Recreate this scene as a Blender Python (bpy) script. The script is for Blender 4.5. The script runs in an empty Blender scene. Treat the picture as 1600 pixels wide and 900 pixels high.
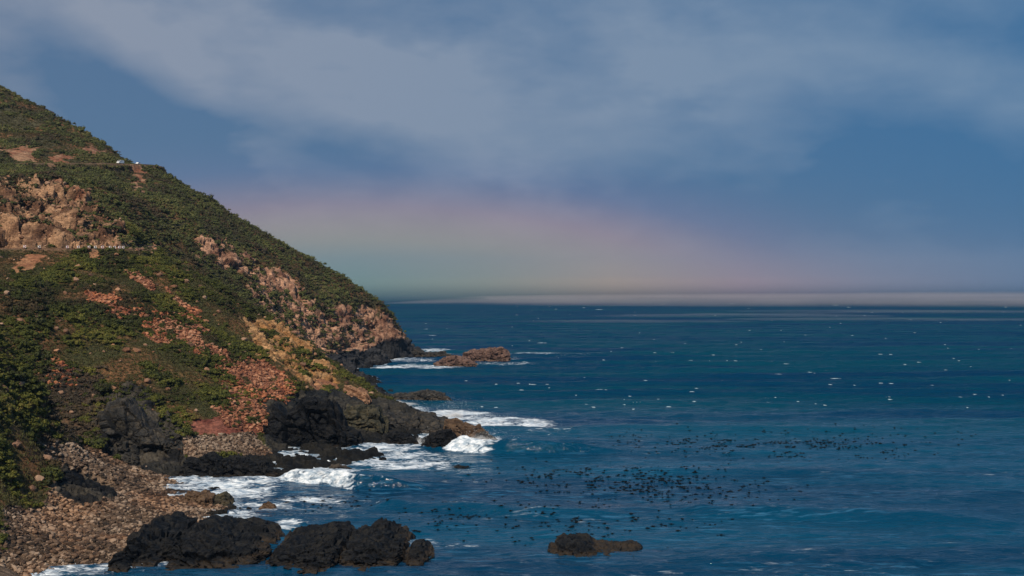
import bpy, bmesh, math, random
import numpy as np
from mathutils import Vector, Matrix

# ------------------------------------------------------------------ camera, sun, sky, exposure
S = bpy.context.scene
COL = S.collection
R = math.radians
FPX, HY, CAMZ = 2000.0, 428.0, 60.0          # focal length and horizon row in photo pixels, eye height
cam = bpy.data.cameras.new('camera')
cam.lens = 45.0; cam.sensor_width = 36.0
cam.shift_y = -(450 - HY) / 1600
cam.clip_start = 1.0; cam.clip_end = 60000
camo = bpy.data.objects.new('camera', cam); COL.objects.link(camo)
camo.location = (0, 0, CAMZ); camo.rotation_euler = (R(90), 0, 0)
S.camera = camo
S.view_settings.view_transform = 'Standard'; S.view_settings.look = 'None'
S.view_settings.gamma = 1; S.view_settings.exposure = 0.0
S.view_settings.use_curve_mapping = False
S.cycles.volume_bounces = 0

SUN_AZ, SUN_EL = R(-15), R(45)                # sun behind the camera, to the left
tosun = Vector((math.sin(SUN_AZ)*math.cos(SUN_EL), -math.cos(SUN_AZ)*math.cos(SUN_EL), math.sin(SUN_EL)))
sl = bpy.data.lights.new('sun', 'SUN'); sl.energy = 4.4; sl.angle = R(0.5); sl.color = (1.0, 0.90, 0.76)
so = bpy.data.objects.new('sun', sl); COL.objects.link(so)
so.rotation_euler = tosun.to_track_quat('Z', 'Y').to_euler()
so.location = (200, -200, 400)

class NT:
    """tiny node-tree helper"""
    def __init__(s, tree): s.t = tree; s.n = tree.nodes; s.l = tree.links
    def node(s, typ, **kw):
        n = s.n.new(typ)
        for k, v in kw.items(): setattr(n, k, v)
        return n
    def put(s, sock, v):
        if isinstance(v, bpy.types.NodeSocket): s.l.new(v, sock)
        elif isinstance(v, (tuple, list)) and len(v) == 3 and sock.type == 'RGBA': sock.default_value = (*v, 1)
        else: sock.default_value = v
    def math(s, op, a, b=0.0, c=None, clamp=False):
        n = s.node('ShaderNodeMath', operation=op, use_clamp=clamp)
        s.put(n.inputs[0], a); s.put(n.inputs[1], b)
        if c is not None: s.put(n.inputs[2], c)
        return n.outputs[0]
    def vec(s, op, a, b=(0, 0, 0), scale=None):
        n = s.node('ShaderNodeVectorMath', operation=op)
        s.put(n.inputs[0], a); s.put(n.inputs[1], b)
        if scale is not None: s.put(n.inputs['Scale'], scale)
        return n.outputs['Value'] if op in ('LENGTH', 'DOT_PRODUCT', 'DISTANCE') else n.outputs[0]
    def mix(s, f, a, b, blend='MIX'):
        n = s.node('ShaderNodeMix', data_type='RGBA', blend_type=blend)
        s.put(n.inputs[0], f); s.put(n.inputs[6], a); s.put(n.inputs[7], b)
        return n.outputs[2]
    def noise(s, vec, scale, detail=4, rough=.55, dist=0.0):
        n = s.node('ShaderNodeTexNoise'); s.put(n.inputs['Vector'], vec)
        n.inputs['Scale'].default_value = scale; n.inputs['Detail'].default_value = detail
        n.inputs['Roughness'].default_value = rough; n.inputs['Distortion'].default_value = dist
        return n.outputs['Fac']
    def rng(s, v, a, b, c=0.0, d=1.0, interp='SMOOTHSTEP'):
        n = s.node('ShaderNodeMapRange', interpolation_type=interp)
        s.put(n.inputs[0], v)
        for i, q in zip((1, 2, 3, 4), (a, b, c, d)): s.put(n.inputs[i], q)
        return n.outputs[0]
    def ramp(s, f, stops):
        n = s.node('ShaderNodeValToRGB'); s.put(n.inputs[0], f)
        e = n.color_ramp.elements
        while len(e) > 1: e.remove(e[0])
        for i, (p, c) in enumerate(stops):
            q = e[0] if i == 0 else e.new(p)
            q.position = p; q.color = (*c, 1)
        return n.outputs[0]

world = bpy.data.worlds.new('World'); S.world = world; world.use_nodes = True
W = NT(world.node_tree); W.n.clear()
SKYK = 0.1
def build_sky():
    sky = W.node('ShaderNodeTexSky', sky_type='NISHITA'); sky.sun_disc = False
    sky.sun_elevation = SUN_EL; sky.sun_rotation = math.atan2(tosun.x, tosun.y)
    d = W.node('ShaderNodeTexCoord').outputs['Generated']
    sep = W.node('ShaderNodeSeparateXYZ'); W.put(sep.inputs[0], d)
    X, Z = sep.outputs[0], sep.outputs[2]
    # cloud deck: broad noise, flattened, plus a few broad banks where they stand over the sea
    flat = W.vec('MULTIPLY', d, (1.0, 1.0, 2.2))
    n1 = W.noise(flat, 5.0, 6, .52, .6); n2 = W.noise(W.vec('ADD', flat, (3, 1, 7)), 16.0, 5, .55, .3)
    m = W.math('MULTIPLY_ADD', W.math('SUBTRACT', n1, .5), 1.0, 0.37)
    m = W.math('MULTIPLY_ADD', W.math('SUBTRACT', n2, .5), 0.8, m)
    warp = W.noise(W.vec('ADD', flat, (9, 4, 2)), 9.0, 4, .55)
    def bank(px, py, sx, sz, tilt, amp):
        nonlocal m
        cx, cz = (px-800)/FPX, (HY-py)/FPX
        L = math.sqrt(1+cx*cx+cz*cz); c = (cx/L, 1/L, cz/L)
        v = W.vec('SUBTRACT', d, c)
        s_ = W.node('ShaderNodeSeparateXYZ'); W.put(s_.inputs[0], v)
        t = R(tilt)
        a = W.math('ADD', W.math('MULTIPLY', s_.outputs[0], math.cos(t)/sx), W.math('MULTIPLY', s_.outputs[2], math.sin(t)/sx))
        b = W.math('ADD', W.math('MULTIPLY', s_.outputs[0], -math.sin(t)/sz), W.math('MULTIPLY', s_.outputs[2], math.cos(t)/sz))
        cb = W.node('ShaderNodeCombineXYZ'); W.put(cb.inputs[0], a); W.put(cb.inputs[1], b); W.put(cb.inputs[2], W.math('MULTIPLY', s_.outputs[1], 1.0))
        r = W.math('ADD', W.vec('LENGTH', cb.outputs[0]), W.math('MULTIPLY', W.math('SUBTRACT', warp, .5), 1.9))
        m = W.math('ADD', m, W.math('MULTIPLY', W.rng(r, .15, 1.25, 1.0, 0.0), amp))
    bank(420, 130, .24, .065, -22, .62); bank(800, 190, .19, .055, -8, .55); bank(960, 110, .25, .05, -6, .16)
    bank(1330, 110, .24, .05, -12, .5); bank(70, 70, .10, .05, -15, .18); bank(1250, 215, .12, .035, -25, .14)
    bank(230, 190, .13, .05, -35, -.8); bank(520, 220, .10, .03, -10, -.6); bank(260, 85, .07, .03, -30, .4); bank(1480, 250, .15, .05, -22, -.7)
    bank(950, 300, .42, .05, -3, -.5); bank(1500, 50, .12, .025, -8, -.25)
    m = W.rng(m, 0.0, 1.0, 0.0, 1.0, 'LINEAR')
    k = 1/SKYK
    tint = W.mix(1.0, sky.outputs[0], (.30, .40, .52), 'MULTIPLY')
    side = W.rng(X, -.38, .42, 0.0, 1.0, 'LINEAR')
    base = W.mix(side, (.092*k, .168*k, .29*k), (.030*k, .140*k, .31*k))
    base = W.mix(.12, base, tint)
    grey = W.mix(side, (.265*k, .305*k, .39*k), (.155*k, .26*k, .40*k))
    col = W.mix(m, base, grey)
    # rain haze low over the sea, warmer towards the left, with the soft bow in it
    low = W.rng(Z, -.02, .085, 1.0, 0.0)
    lowm = W.math('MULTIPLY', low, W.rng(X, -.20, .36, .92, .0))
    col = W.mix(lowm, col, (.165*k, .175*k, .215*k))
    A = Vector((-.1245*math.cos(R(38.4)), math.cos(R(38.4))*.992, -math.sin(R(38.4))))
    ct = W.math('ARCCOSINE', W.vec('DOT_PRODUCT', d, tuple(A.normalized())))
    deg = W.rng(ct, R(36.5), R(45.5), 0, 1, 'LINEAR')
    bow = W.ramp(deg, [(0, (0, 0, 0)), (.09, (.0, .045, .02)), (.23, (.11, .10, .005)), (.38, (.20, .115, .0)), (.55, (.185, .055, .02)), (.74, (.045, .008, .03)), (1, (0, 0, 0))])
    bm = W.math('MULTIPLY', W.rng(Z, .03, .12, .95, 0), W.rng(X, .05, .34, 1, .0))
    col = W.mix(1.0, col, W.mix(1.0, bow, W.mix(bm, (0, 0, 0), (k, k, k)), 'MULTIPLY'), 'ADD')
    bg = W.node('ShaderNodeBackground'); W.put(bg.inputs[0], col); bg.inputs[1].default_value = SKYK
    out = W.node('ShaderNodeOutputWorld'); W.l.new(bg.outputs[0], out.inputs[0])
build_sky()

# ------------------------------------------------------------------ helpers
rnd = random.Random(7); rng = np.random.default_rng(11)
def tag(o, label=None, cat=None, group=None, kind=None):
    if label: o['label'] = label
    if cat: o['category'] = cat
    if group: o['group'] = group
    if kind: o['kind'] = kind
    return o
def mesh_np(name, V, F, mat=None, smooth=False):
    me = bpy.data.meshes.new(name)
    V = np.asarray(V, np.float32); F = np.asarray(F, np.int32)
    me.vertices.add(len(V)); me.vertices.foreach_set('co', V.ravel())
    k = F.shape[1]
    me.loops.add(F.size); me.loops.foreach_set('vertex_index', F.ravel())
    me.polygons.add(len(F)); me.polygons.foreach_set('loop_start', np.arange(0, F.size, k, dtype=np.int32))
    me.polygons.foreach_set('use_smooth', np.full(len(F), smooth))
    me.update(calc_edges=True)
    if mat: me.materials.append(mat)
    return me
def obj(name, me, parent=None, loc=None):
    o = bpy.data.objects.new(name, me); COL.objects.link(o)
    if parent: o.parent = parent
    if loc is not None: o.location = loc
    return o
def grid_faces(nr, nc):
    i = np.arange(nr-1)[:, None]*nc + np.arange(nc-1)[None]
    return np.stack([i, i+1, i+nc+1, i+nc], -1).reshape(-1, 4)
def fattr(me, name, a):
    t = me.attributes.new(name, 'FLOAT', 'POINT'); t.data.foreach_set('value', np.asarray(a, np.float32).ravel())
def cattr(me, name, a):
    t = me.attributes.new(name, 'FLOAT_COLOR', 'POINT')
    b = np.ones((len(a), 4), np.float32); b[:, :3] = a; t.data.foreach_set('color', b.ravel())
def hash3(ix, iy, iz, seed):
    h = (ix.astype(np.uint32)*np.uint32(374761393) + iy.astype(np.uint32)*np.uint32(668265263)
         + iz.astype(np.uint32)*np.uint32(2147483647-58) + np.uint32((seed*974711+12345) & 0xffffffff))
    h = (h ^ (h >> np.uint32(13)))*np.uint32(1274126177)
    h = h ^ (h >> np.uint32(16)); h = h*np.uint32(2246822519); h = h ^ (h >> np.uint32(15))
    return (h & np.uint32(0xffffff)).astype(np.float32)/np.float32(0xffffff)
def vnoise(P, seed=0):
    P = np.asarray(P, np.float32)
    f0 = np.floor(P); f = P - f0; i = f0.astype(np.int64)
    u = f*f*f*(f*(f*6-15)+10)
    r = 0
    for dx in (0, 1):
        wx = u[:, 0] if dx else 1-u[:, 0]
        for dy in (0, 1):
            wy = u[:, 1] if dy else 1-u[:, 1]
            for dz in (0, 1):
                wz = u[:, 2] if dz else 1-u[:, 2]
                r = r + wx*wy*wz*hash3(i[:, 0]+dx, i[:, 1]+dy, i[:, 2]+dz, seed)
    return r*2-1
def fbm(P, o=4, seed=0, gain=.5, lac=2.03):
    a, t, n = 1.0, 0, 0
    P = np.asarray(P, np.float32)
    for k in range(o):
        t = t + a*vnoise(P, seed+k*17); n += a; a *= gain; P = P*lac + 13.7
    return t/n
def ridged(P, o=4, seed=0, gain=.5):
    a, t, n = 1.0, 0, 0
    P = np.asarray(P, np.float32)
    for k in range(o):
        t = t + a*(1-2*np.abs(vnoise(P, seed+k*17))); n += a; a *= gain; P = P*2.1 + 7.3
    return t/n
def worley(P, seed=0):
    """broken-block pattern: value of the nearest cell, tilt of its face, and crack closeness"""
    P = np.asarray(P, np.float32); i0 = np.floor(P).astype(np.int64)
    b1 = np.full(len(P), 9., np.float32); b2 = b1.copy(); val = np.zeros(len(P), np.float32); tilt = val.copy()
    for dx in (-1, 0, 1):
        for dy in (-1, 0, 1):
            for dz in (-1, 0, 1):
                c = i0+np.array([dx, dy, dz])
                o = np.stack([hash3(c[:, 0], c[:, 1], c[:, 2], seed+k) for k in (1, 2, 3)], 1)
                v = P-(c+o); d = (v*v).sum(1)
                n = d < b1
                b2 = np.where(n, b1, np.minimum(b2, d))
                h = hash3(c[:, 0], c[:, 1], c[:, 2], seed+4)
                tv = (o[:, [1, 2, 0]]-.5)*2
                val = np.where(n, h, val); tilt = np.where(n, (v*tv).sum(1), tilt); b1 = np.where(n, d, b1)
    return val*2-1, tilt, np.sqrt(b2)-np.sqrt(b1)
def blocks(P, seed=0):
    v, t, e = worley(P, seed); return .6*v+.75*t-.35*np.clip(1-e/.12, 0, 1)
def sstep(a, b, x):
    t = np.clip((x-a)/(b-a), 0, 1); return t*t*(3-2*t)
def inpoly(x, y, poly):
    c = np.zeros(x.shape, bool); n = len(poly)
    for i in range(n):
        x1, y1 = poly[i]; x2, y2 = poly[(i+1) % n]
        if y1 == y2: continue
        k = ((y1 > y) != (y2 > y)) & (x < (x2-x1)*(y-y1)/(y2-y1)+x1)
        c ^= k
    return c
def at(px, py, d): return ((px-800)/FPX*d, d, CAMZ-(py-HY)/FPX*d)
def bearing(x, y, z): return 800+FPX*x/y, HY-FPX*(z-CAMZ)/y

# ------------------------------------------------------------------ materials
def pbr(name, rough=.9, spec=.3):
    m = bpy.data.materials.new(name); m.use_nodes = True
    t = NT(m.node_tree); b = t.n['Principled BSDF']
    b.inputs['Roughness'].default_value = rough; b.inputs['Specular IOR Level'].default_value = spec
    return m, t, b
def bump(t, b, h, strength=.6, dist=.3):
    n = t.node('ShaderNodeBump'); n.inputs['Strength'].default_value = strength; n.inputs['Distance'].default_value = dist
    t.put(n.inputs['Height'], h); t.l.new(n.outputs[0], b.inputs['Normal'])
def plain(name, c, rough=.6, spec=.4, var=.15):
    m, t, b = pbr(name, rough, spec)
    p = t.node('ShaderNodeTexCoord').outputs['Object']
    t.put(b.inputs['Base Color'], t.mix(t.noise(p, 2.5, 4), tuple(v*(1-var) for v in c), tuple(min(1, v*(1+var)) for v in c)))
    return m
def rock_mat(name, dark, mid, light, rough=.85, spec=.25, scale=.35, per_object=False, strength=.8, band=False):
    m, t, b = pbr(name, rough, spec)
    g = t.node('ShaderNodeNewGeometry').outputs['Position']
    oi = t.node('ShaderNodeObjectInfo')
    v = t.vec('MULTIPLY', g, (1, 1, 1.9))
    n = t.noise(v, scale, 6, .62, .5); n2 = t.noise(v, scale*5, 5, .6)
    f = t.math('MULTIPLY_ADD', t.math('SUBTRACT', n2, .5), .55, n)
    if per_object:
        pa = t.rng(t.noise(oi.outputs['Location'], .07, 4, .6), .3, .7, -.12, .14)
        f = t.math('ADD', t.math('ADD', t.math('MULTIPLY', f, .5), t.math('MULTIPLY', oi.outputs['Random'], .40)), t.math('ADD', pa, .04))
    c = t.ramp(f, [(.30, dark), (.5, mid), (.72, light)])
    if band:                                   # barnacle and weed belt just above the water, lighter tone on flat tops
        sx = t.node('ShaderNodeSeparateXYZ'); t.put(sx.inputs[0], g)
        zz = t.math('MULTIPLY_ADD', t.math('SUBTRACT', n2, .5), 1.6, sx.outputs[2])
        c = t.mix(t.math('MULTIPLY', t.math('MULTIPLY', t.rng(zz, .0, .6), t.rng(zz, 1.5, .8)), .55), c, (.060, .042, .027))
        nz = t.node('ShaderNodeSeparateXYZ'); t.l.new(t.node('ShaderNodeNewGeometry').outputs['Normal'], nz.inputs[0])
        c = t.mix(t.math('MULTIPLY', t.rng(nz.outputs[2], .55, .95), t.rng(n, .42, .62, .05, .75)), c, light)
    t.put(b.inputs['Base Color'], c)
    if per_object: c = t.mix(t.rng(t.noise(oi.outputs['Location'], .04, 5, .6), .45, .62, 0, .6), c, t.mix(1.0, c, (1.1, .78, .55), 'MULTIPLY')); t.put(b.inputs['Base Color'], c)
    bump(t, b, t.math('ADD', t.noise(v, scale*3, 6, .65), t.math('MULTIPLY', n2, .5)), strength*(.5 if band else 1), .8)
    return m
M = {}
M['black'] = rock_mat('wet_black_rock', (.003, .0035, .004), (.0075, .008, .0095), (.022, .020, .017), .65, .08, band=True)
M['dark'] = rock_mat('dark_grey_rock', (.010, .010, .011), (.025, .024, .022), (.070, .056, .040), .75, .2, band=True)
M['brown'] = rock_mat('brown_rock', (.035, .022, .013), (.095, .056, .032), (.17, .11, .065))
M['olive'] = rock_mat('lichen_rock', (.012, .013, .009), (.036, .034, .022), (.085, .066, .035), band=True)
M['russet'] = rock_mat('russet_rock', (.026, .017, .014), (.10, .056, .042), (.22, .135, .10), scale=.25, band=True)
M['orange'] = rock_mat('orange_rock', (.12, .06, .035), (.30, .16, .09), (.42, .25, .15))
M['cobble'] = rock_mat('beach_stone', (.030, .021, .015), (.12, .075, .048), (.34, .25, .18), scale=1.0, per_object=True, strength=.4)
M['scree'] = rock_mat('red_scree_stone', (.10, .036, .020), (.27, .105, .052), (.42, .21, .12), scale=1.0, per_object=True, strength=.4)
M['cliffstone'] = rock_mat('crag_stone', (.075, .042, .028), (.23, .125, .075), (.36, .23, .15), scale=.8, per_object=True, strength=.4)

def terrain_mat():
    m, t, b = pbr('hillside_ground', .92, .15)
    a = t.node('ShaderNodeAttribute', attribute_name='ground'); c = a.outputs['Color']
    g = t.node('ShaderNodeNewGeometry').outputs['Position']
    v = t.vec('MULTIPLY', g, (1, 1, 1.7))
    n = t.noise(v, .9, 6, .65); n2 = t.noise(v, .22, 4, .6)
    f = t.math('MULTIPLY', t.rng(n, .25, .75, .45, 1.6), t.rng(n2, .3, .7, .75, 1.25))
    t.put(b.inputs['Base Color'], t.vec('SCALE', c, scale=f))
    bump(t, b, t.math('ADD', n, t.noise(v, .35, 6, .7)), .9, 1.0)
    return m
M['ground'] = terrain_mat()

def shrub_mat(name, ramp):
    m, t, b = pbr(name, .75, .2)
    oi = t.node('ShaderNodeObjectInfo')
    n = t.rng(t.noise(oi.outputs['Location'], .028, 5, .66), .28, .72, .10, .98, 'LINEAR')
    f = t.math('ADD', t.math('MULTIPLY', n, .80), t.math('MULTIPLY', oi.outputs['Random'], .20))
    g = t.node('ShaderNodeNewGeometry')
    leaf = t.math('MULTIPLY_ADD', t.math('SUBTRACT', g.outputs['Random Per Island'], .5), .22, f)
    t.put(b.inputs['Base Color'], t.ramp(leaf, ramp))
    return m
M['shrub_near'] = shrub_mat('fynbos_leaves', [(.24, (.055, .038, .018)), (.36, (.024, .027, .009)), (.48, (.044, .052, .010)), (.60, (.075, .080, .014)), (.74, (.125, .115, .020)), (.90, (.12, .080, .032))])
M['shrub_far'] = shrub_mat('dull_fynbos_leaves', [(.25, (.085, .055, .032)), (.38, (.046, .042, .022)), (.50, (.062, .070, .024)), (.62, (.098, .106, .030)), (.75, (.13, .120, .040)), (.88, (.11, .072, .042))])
M['shrub_dry'] = shrub_mat('dry_thicket', [(.25, (.030, .024, .018)), (.5, (.060, .046, .030)), (.75, (.095, .066, .038)), (.9, (.05, .06, .02))])

# ------------------------------------------------------------------ terrain surface from surveyed points
P_, Z_ = [], []
def sp(px, py, d):
    x, y, z = at(px, py, d); P_.append((x, y)); Z_.append(z)
def sz(px, d, z): P_.append(((px-800)/FPX*d, d)); Z_.append(z)
def sh(px, py): sz(px, CAMZ*FPX/(py-HY), 0.0)
# shoreline
for p in [(345, 950), (345, 860), (362, 797), (335, 772), (285, 757), (360, 752), (440, 751), (455, 730), (500, 720), (560, 714), (605, 704), (640, 702),
          (652, 690), (688, 670), (684, 655), (645, 642), (615, 630), (592, 613), (580, 590), (574, 575), (592, 564), (645, 558), (655, 548)]: sh(*p)
# sea bed
for p in [(480, 260, -5), (900, 270, -14), (460, 345, -3.5), (650, 345, -9), (520, 385, -3.5), (640, 410, -5), (760, 430, -7), (800, 520, -10), (660, 600, -6), (650, 700, -7),
          (640, 820, -6), (720, 900, -7), (900, 900, -20), (760, 1050, -14), (1000, 500, -20), (700, 1300, -25), (1100, 1100, -30), (620, 1250, -8)]: sz(*p)
# beach and lower left bank
for p in [(33, 856, 262), (-60, 885, 245), (150, 856, 270), (215, 800, 312), (160, 765, 337), (33, 800, 290), (75, 735, 337), (65, 690, 372), (150, 702, 384), (220, 740, 371), (290, 748, 372),
          (33, 560, 360), (33, 650, 330), (20, 730, 305), (-80, 600, 300), (-80, 480, 340), (-80, 760, 262), (-250, 500, 260), (-300, 300, 350), (-250, 760, 200),
          (190, 716, 388), (250, 736, 379), (160, 640, 400), (220, 652, 400), (285, 668, 402), (65, 590, 408), (160, 580, 425), (100, 640, 392)]: sp(*p)
# near spur
for p in [(33, 480, 440), (100, 480, 460), (200, 480, 485), (300, 480, 520), (200, 550, 450), (300, 560, 460), (33, 430, 490), (120, 420, 508), (200, 420, 525), (280, 428, 540),
          (33, 390, 520), (100, 391, 530), (185, 391, 545), (-80, 389, 510), (240, 402, 558), (290, 422, 568), (350, 453, 575), (400, 485, 575), (450, 521, 570), (490, 548, 566), (530, 580, 562), (560, 597, 557), (585, 606, 562),
          (400, 560, 500), (450, 570, 520), (350, 600, 460), (420, 610, 482), (500, 600, 530), (540, 620, 520), (350, 660, 425), (290, 682, 405), (410, 690, 430), (350, 710, 400), (300, 716, 394), (405, 717, 407),
          (470, 702, 432), (560, 692, 450), (440, 640, 462), (520, 650, 490), (590, 640, 520), (600, 672, 480)]: sp(*p)
# gully behind the near spur
for p in [(300, 640, 57), (400, 640, 36), (450, 645, 22), (490, 645, 14), (530, 650, 5), (560, 655, 2)]: sz(*p)
for p in [(300, 412, 695), (400, 470, 720), (450, 505, 740), (490, 530, 752), (530, 560, 770), (552, 574, 800), (240, 388, 625)]: sp(*p)
# cutting above the lower road and the far face
for p in [(33, 380, 526), (33, 330, 555), (33, 300, 580), (100, 376, 541), (100, 330, 570), (100, 290, 600), (185, 380, 557), (190, 345, 600), (190, 300, 660), (33, 270, 660), (100, 264, 720),
          (33, 256, 760), (100, 256, 790), (175, 256, 822), (33, 238, 778), (100, 215, 850), (33, 190, 880), (-100, 270, 620), (-100, 200, 800), (-100, 330, 540),
          (244, 300, 760), (300, 340, 740), (244, 350, 680), (300, 385, 690), (356, 380, 770), (356, 420, 715), (413, 420, 780), (413, 460, 735), (458, 430, 810), (458, 480, 765),
          (518, 450, 840), (518, 500, 800), (518, 540, 776), (570, 490, 870), (570, 540, 842), (570, 570, 828), (600, 500, 902), (600, 540, 898)]: sp(*p)
# skyline of the far spur, and the back of it
for px, py, d in [(-250, 30, 960), (-100, 72, 960), (33, 151, 960), (64, 165, 945), (98, 186, 930), (126, 200, 915), (162, 224, 900), (190, 247, 872), (215, 259, 865), (244, 261, 860), (270, 276, 855), (300, 296, 850),
                  (334, 314, 850), (383, 348, 850), (413, 365, 850), (458, 388, 855), (487, 404, 862), (518, 421, 870), (536, 431, 880), (570, 454, 900), (595, 472, 925), (606, 487, 942), (613, 505, 952), (622, 528, 962), (640, 543, 972)]:
    sp(px, py, d); z = Z_[-1]
    sz(px, d+130, max(-6, z-42 if z > 45 else z-38)); sz(px-30, d+330, max(-15, z-120))
    sz(px-60, d+700, max(-20, z-190))
P_ = np.array(P_); Z_ = np.array(Z_)
def tps_fit(P, Z, lam):
    n = len(P); d2 = ((P[:, None]-P[None])**2).sum(-1)
    K = .5*d2*np.log(d2+1e-9) + lam*np.eye(n)
    Q = np.c_[np.ones(n), P]; A = np.block([[K, Q], [Q.T, np.zeros((3, 3))]])
    return np.linalg.solve(A, np.r_[Z, 0, 0, 0])
SC = 100.0
TW = tps_fit(P_/SC, Z_, 2e-3)
def ground0(x, y):
    x = np.asarray(x, float).ravel(); y = np.asarray(y, float).ravel(); out = np.empty(len(x))
    c = P_/SC
    for i in range(0, len(x), 20000):
        q = np.c_[x[i:i+20000], y[i:i+20000]]/SC
        d2 = ((q[:, None]-c[None])**2).sum(-1)
        out[i:i+20000] = (.5*d2*np.log(d2+1e-9))@TW[:len(c)] + TW[len(c)] + q@TW[len(c)+1:]
    return out
# roads: benches cut into the slope
def dense(pts, step=3.0):
    pts = np.array(pts, float); o = []
    for a, b in zip(pts[:-1], pts[1:]):
        n = max(2, int(np.linalg.norm(b-a)/step)); o += [a+(b-a)*k/n for k in range(n)]
    return np.array(o+[pts[-1]])
def smooth_path(p, n=6):
    p = p.copy()
    for _ in range(n): p[1:-1] = (p[:-2]+2*p[1:-1]+p[2:])/4
    return p
ROAD1 = smooth_path(dense([at(px, py, d) for px, py, d in [(-260, 386, 500), (-80, 388, 511), (33, 389.5, 521), (100, 390, 531), (150, 390, 538), (190, 390, 546), (215, 391, 556)]] + [at(232, 388, 585), at(236, 384, 615)]), 12)
ROAD2 = smooth_path(dense([at(px, py, d) for px, py, d in [(-260, 262, 700), (-80, 258, 735), (33, 255, 760), (100, 255, 790), (160, 255, 815), (205, 257, 842), (238, 259, 862)]] + [at(246, 260, 885), at(238, 262, 925)]), 12)

# polar grid: fine in the part in view
dd_ = np.linspace(246, 1080, 6000); wd_ = 1/dd_*(1+1.3*((dd_ > 520) & (dd_ < 610))+.5*((dd_ > 690) & (dd_ < 960)))
cd_ = np.cumsum(wd_); cd_ = (cd_-cd_[0])/(cd_[-1]-cd_[0]); drows = np.interp(np.linspace(0, 1, 1120), cd_, dd_)
cols = np.r_[np.linspace(-700, -90, 40), np.linspace(-80, 760, 600), np.linspace(775, 900, 8)]
rows = np.r_[np.geomspace(120, 246, 40)[:-1], drows, np.linspace(1100, 1800, 40)]
D, PX = np.meshgrid(rows, cols, indexing='ij')
GX = ((PX-800)/FPX*D).ravel(); GY = D.ravel().copy()
GZ = ground0(GX, GY)
GZ = np.minimum(GZ, 330)
qx, qy = bearing(GX, GY, GZ)
jx = fbm(np.c_[GX/14, GY/14, GZ/14], 5, 3, .62)*30; jy = fbm(np.c_[GX/14, GY/14, GZ/14], 5, 5, .62)*20
mx, my = qx+jx, qy+jy*0.8
far = GY > 590
def reg(poly, cond=None, mx_=None, my_=None):
    k = inpoly(mx if mx_ is None else mx_, my if my_ is None else my_, poly)
    return k & cond if cond is not None else k
near = (GY < 590)
rock_far = reg([(295, 362), (345, 366), (400, 388), (440, 405), (470, 432), (505, 452), (545, 442), (580, 455), (660, 560), (560, 600), (505, 575), (468, 525), (430, 492), (405, 470), (375, 415), (320, 412)], far)
cut = reg([(-100, 315), (-60, 290), (70, 278), (105, 283), (135, 320), (180, 345), (225, 378), (230, 395), (185, 386), (-100, 386)], (GY > 505) & (GY < 700))
knob = reg([(190, 372), (240, 372), (248, 398), (200, 400)], GY > 550)
bare = (reg([(10, 226), (58, 228), (62, 246), (10, 246)], far) | reg([(78, 240), (105, 244), (105, 254), (78, 254)], far) | reg([(133, 222), (165, 232), (160, 246), (133, 238)], far)
        | reg([(203, 256), (246, 259), (246, 268), (206, 266)], far) | reg([(198, 270), (216, 270), (238, 294), (220, 294)], far) | reg([(80, 280), (105, 285), (150, 325), (128, 330)], far))
blackband = (GZ < 13 + 6*fbm(np.c_[GX/25, GY/25, GZ/25], 3, 9)) & (GY > 560)
cave = reg([(505, 545), (530, 528), (560, 535), (575, 560), (580, 605), (520, 600)], far)
scree = (reg([(215, 480), (270, 478), (318, 505), (325, 560), (300, 560), (285, 535), (232, 525)], near) | reg([(330, 545), (372, 545), (400, 555), (440, 585), (470, 612), (430, 630), (415, 690), (350, 665), (345, 610)], near)
         | reg([(135, 455), (175, 455), (215, 485), (190, 500), (130, 488)], near) | reg([(185, 420), (225, 425), (245, 455), (215, 450)], near) | reg([(255, 440), (300, 470), (330, 520), (300, 510)], near) | reg([(60, 560), (105, 570), (120, 600), (70, 600)], near))
oclif = reg([(385, 496), (425, 498), (462, 526), (502, 550), (522, 596), (475, 602), (436, 572), (410, 552), (388, 532)], near)
oclif2 = reg([(480, 596), (512, 598), (520, 622), (495, 622)], near) | reg([(60, 398), (30, 396), (20, 425), (58, 424)], near) | reg([(130, 396), (175, 396), (180, 412), (145, 406)], near)
soil = reg([(290, 652), (360, 648), (415, 668), (405, 684), (295, 672)], near)
cobb = reg([(282, 674), (405, 680), (425, 712), (300, 718), (280, 700)], near)
beach = ~reg([(78, 716), (104, 722), (175, 762), (180, 785), (120, 795), (86, 770)], near) & reg([(55, 684), (150, 696), (225, 738), (300, 752), (370, 790), (330, 800), (330, 920), (0, 930), (0, 800), (60, 790), (85, 745)], near)
thick = reg([(55, 575), (150, 572), (165, 690), (70, 690)], near)
dcliff = reg([(148, 608), (205, 600), (290, 664), (290, 742), (250, 742), (160, 705)], near) | reg([(78, 716), (104, 722), (175, 762), (180, 785), (120, 795), (86, 770)], near)
low = (GZ < 3.2 + 2.5*fbm(np.c_[GX/12, GY/12, GZ/12], 3, 19)) & near & ~beach & ~cobb
low |= reg([(410, 625), (520, 610), (610, 622), (720, 650), (720, 720), (420, 720)], near & (GY > 415))

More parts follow.
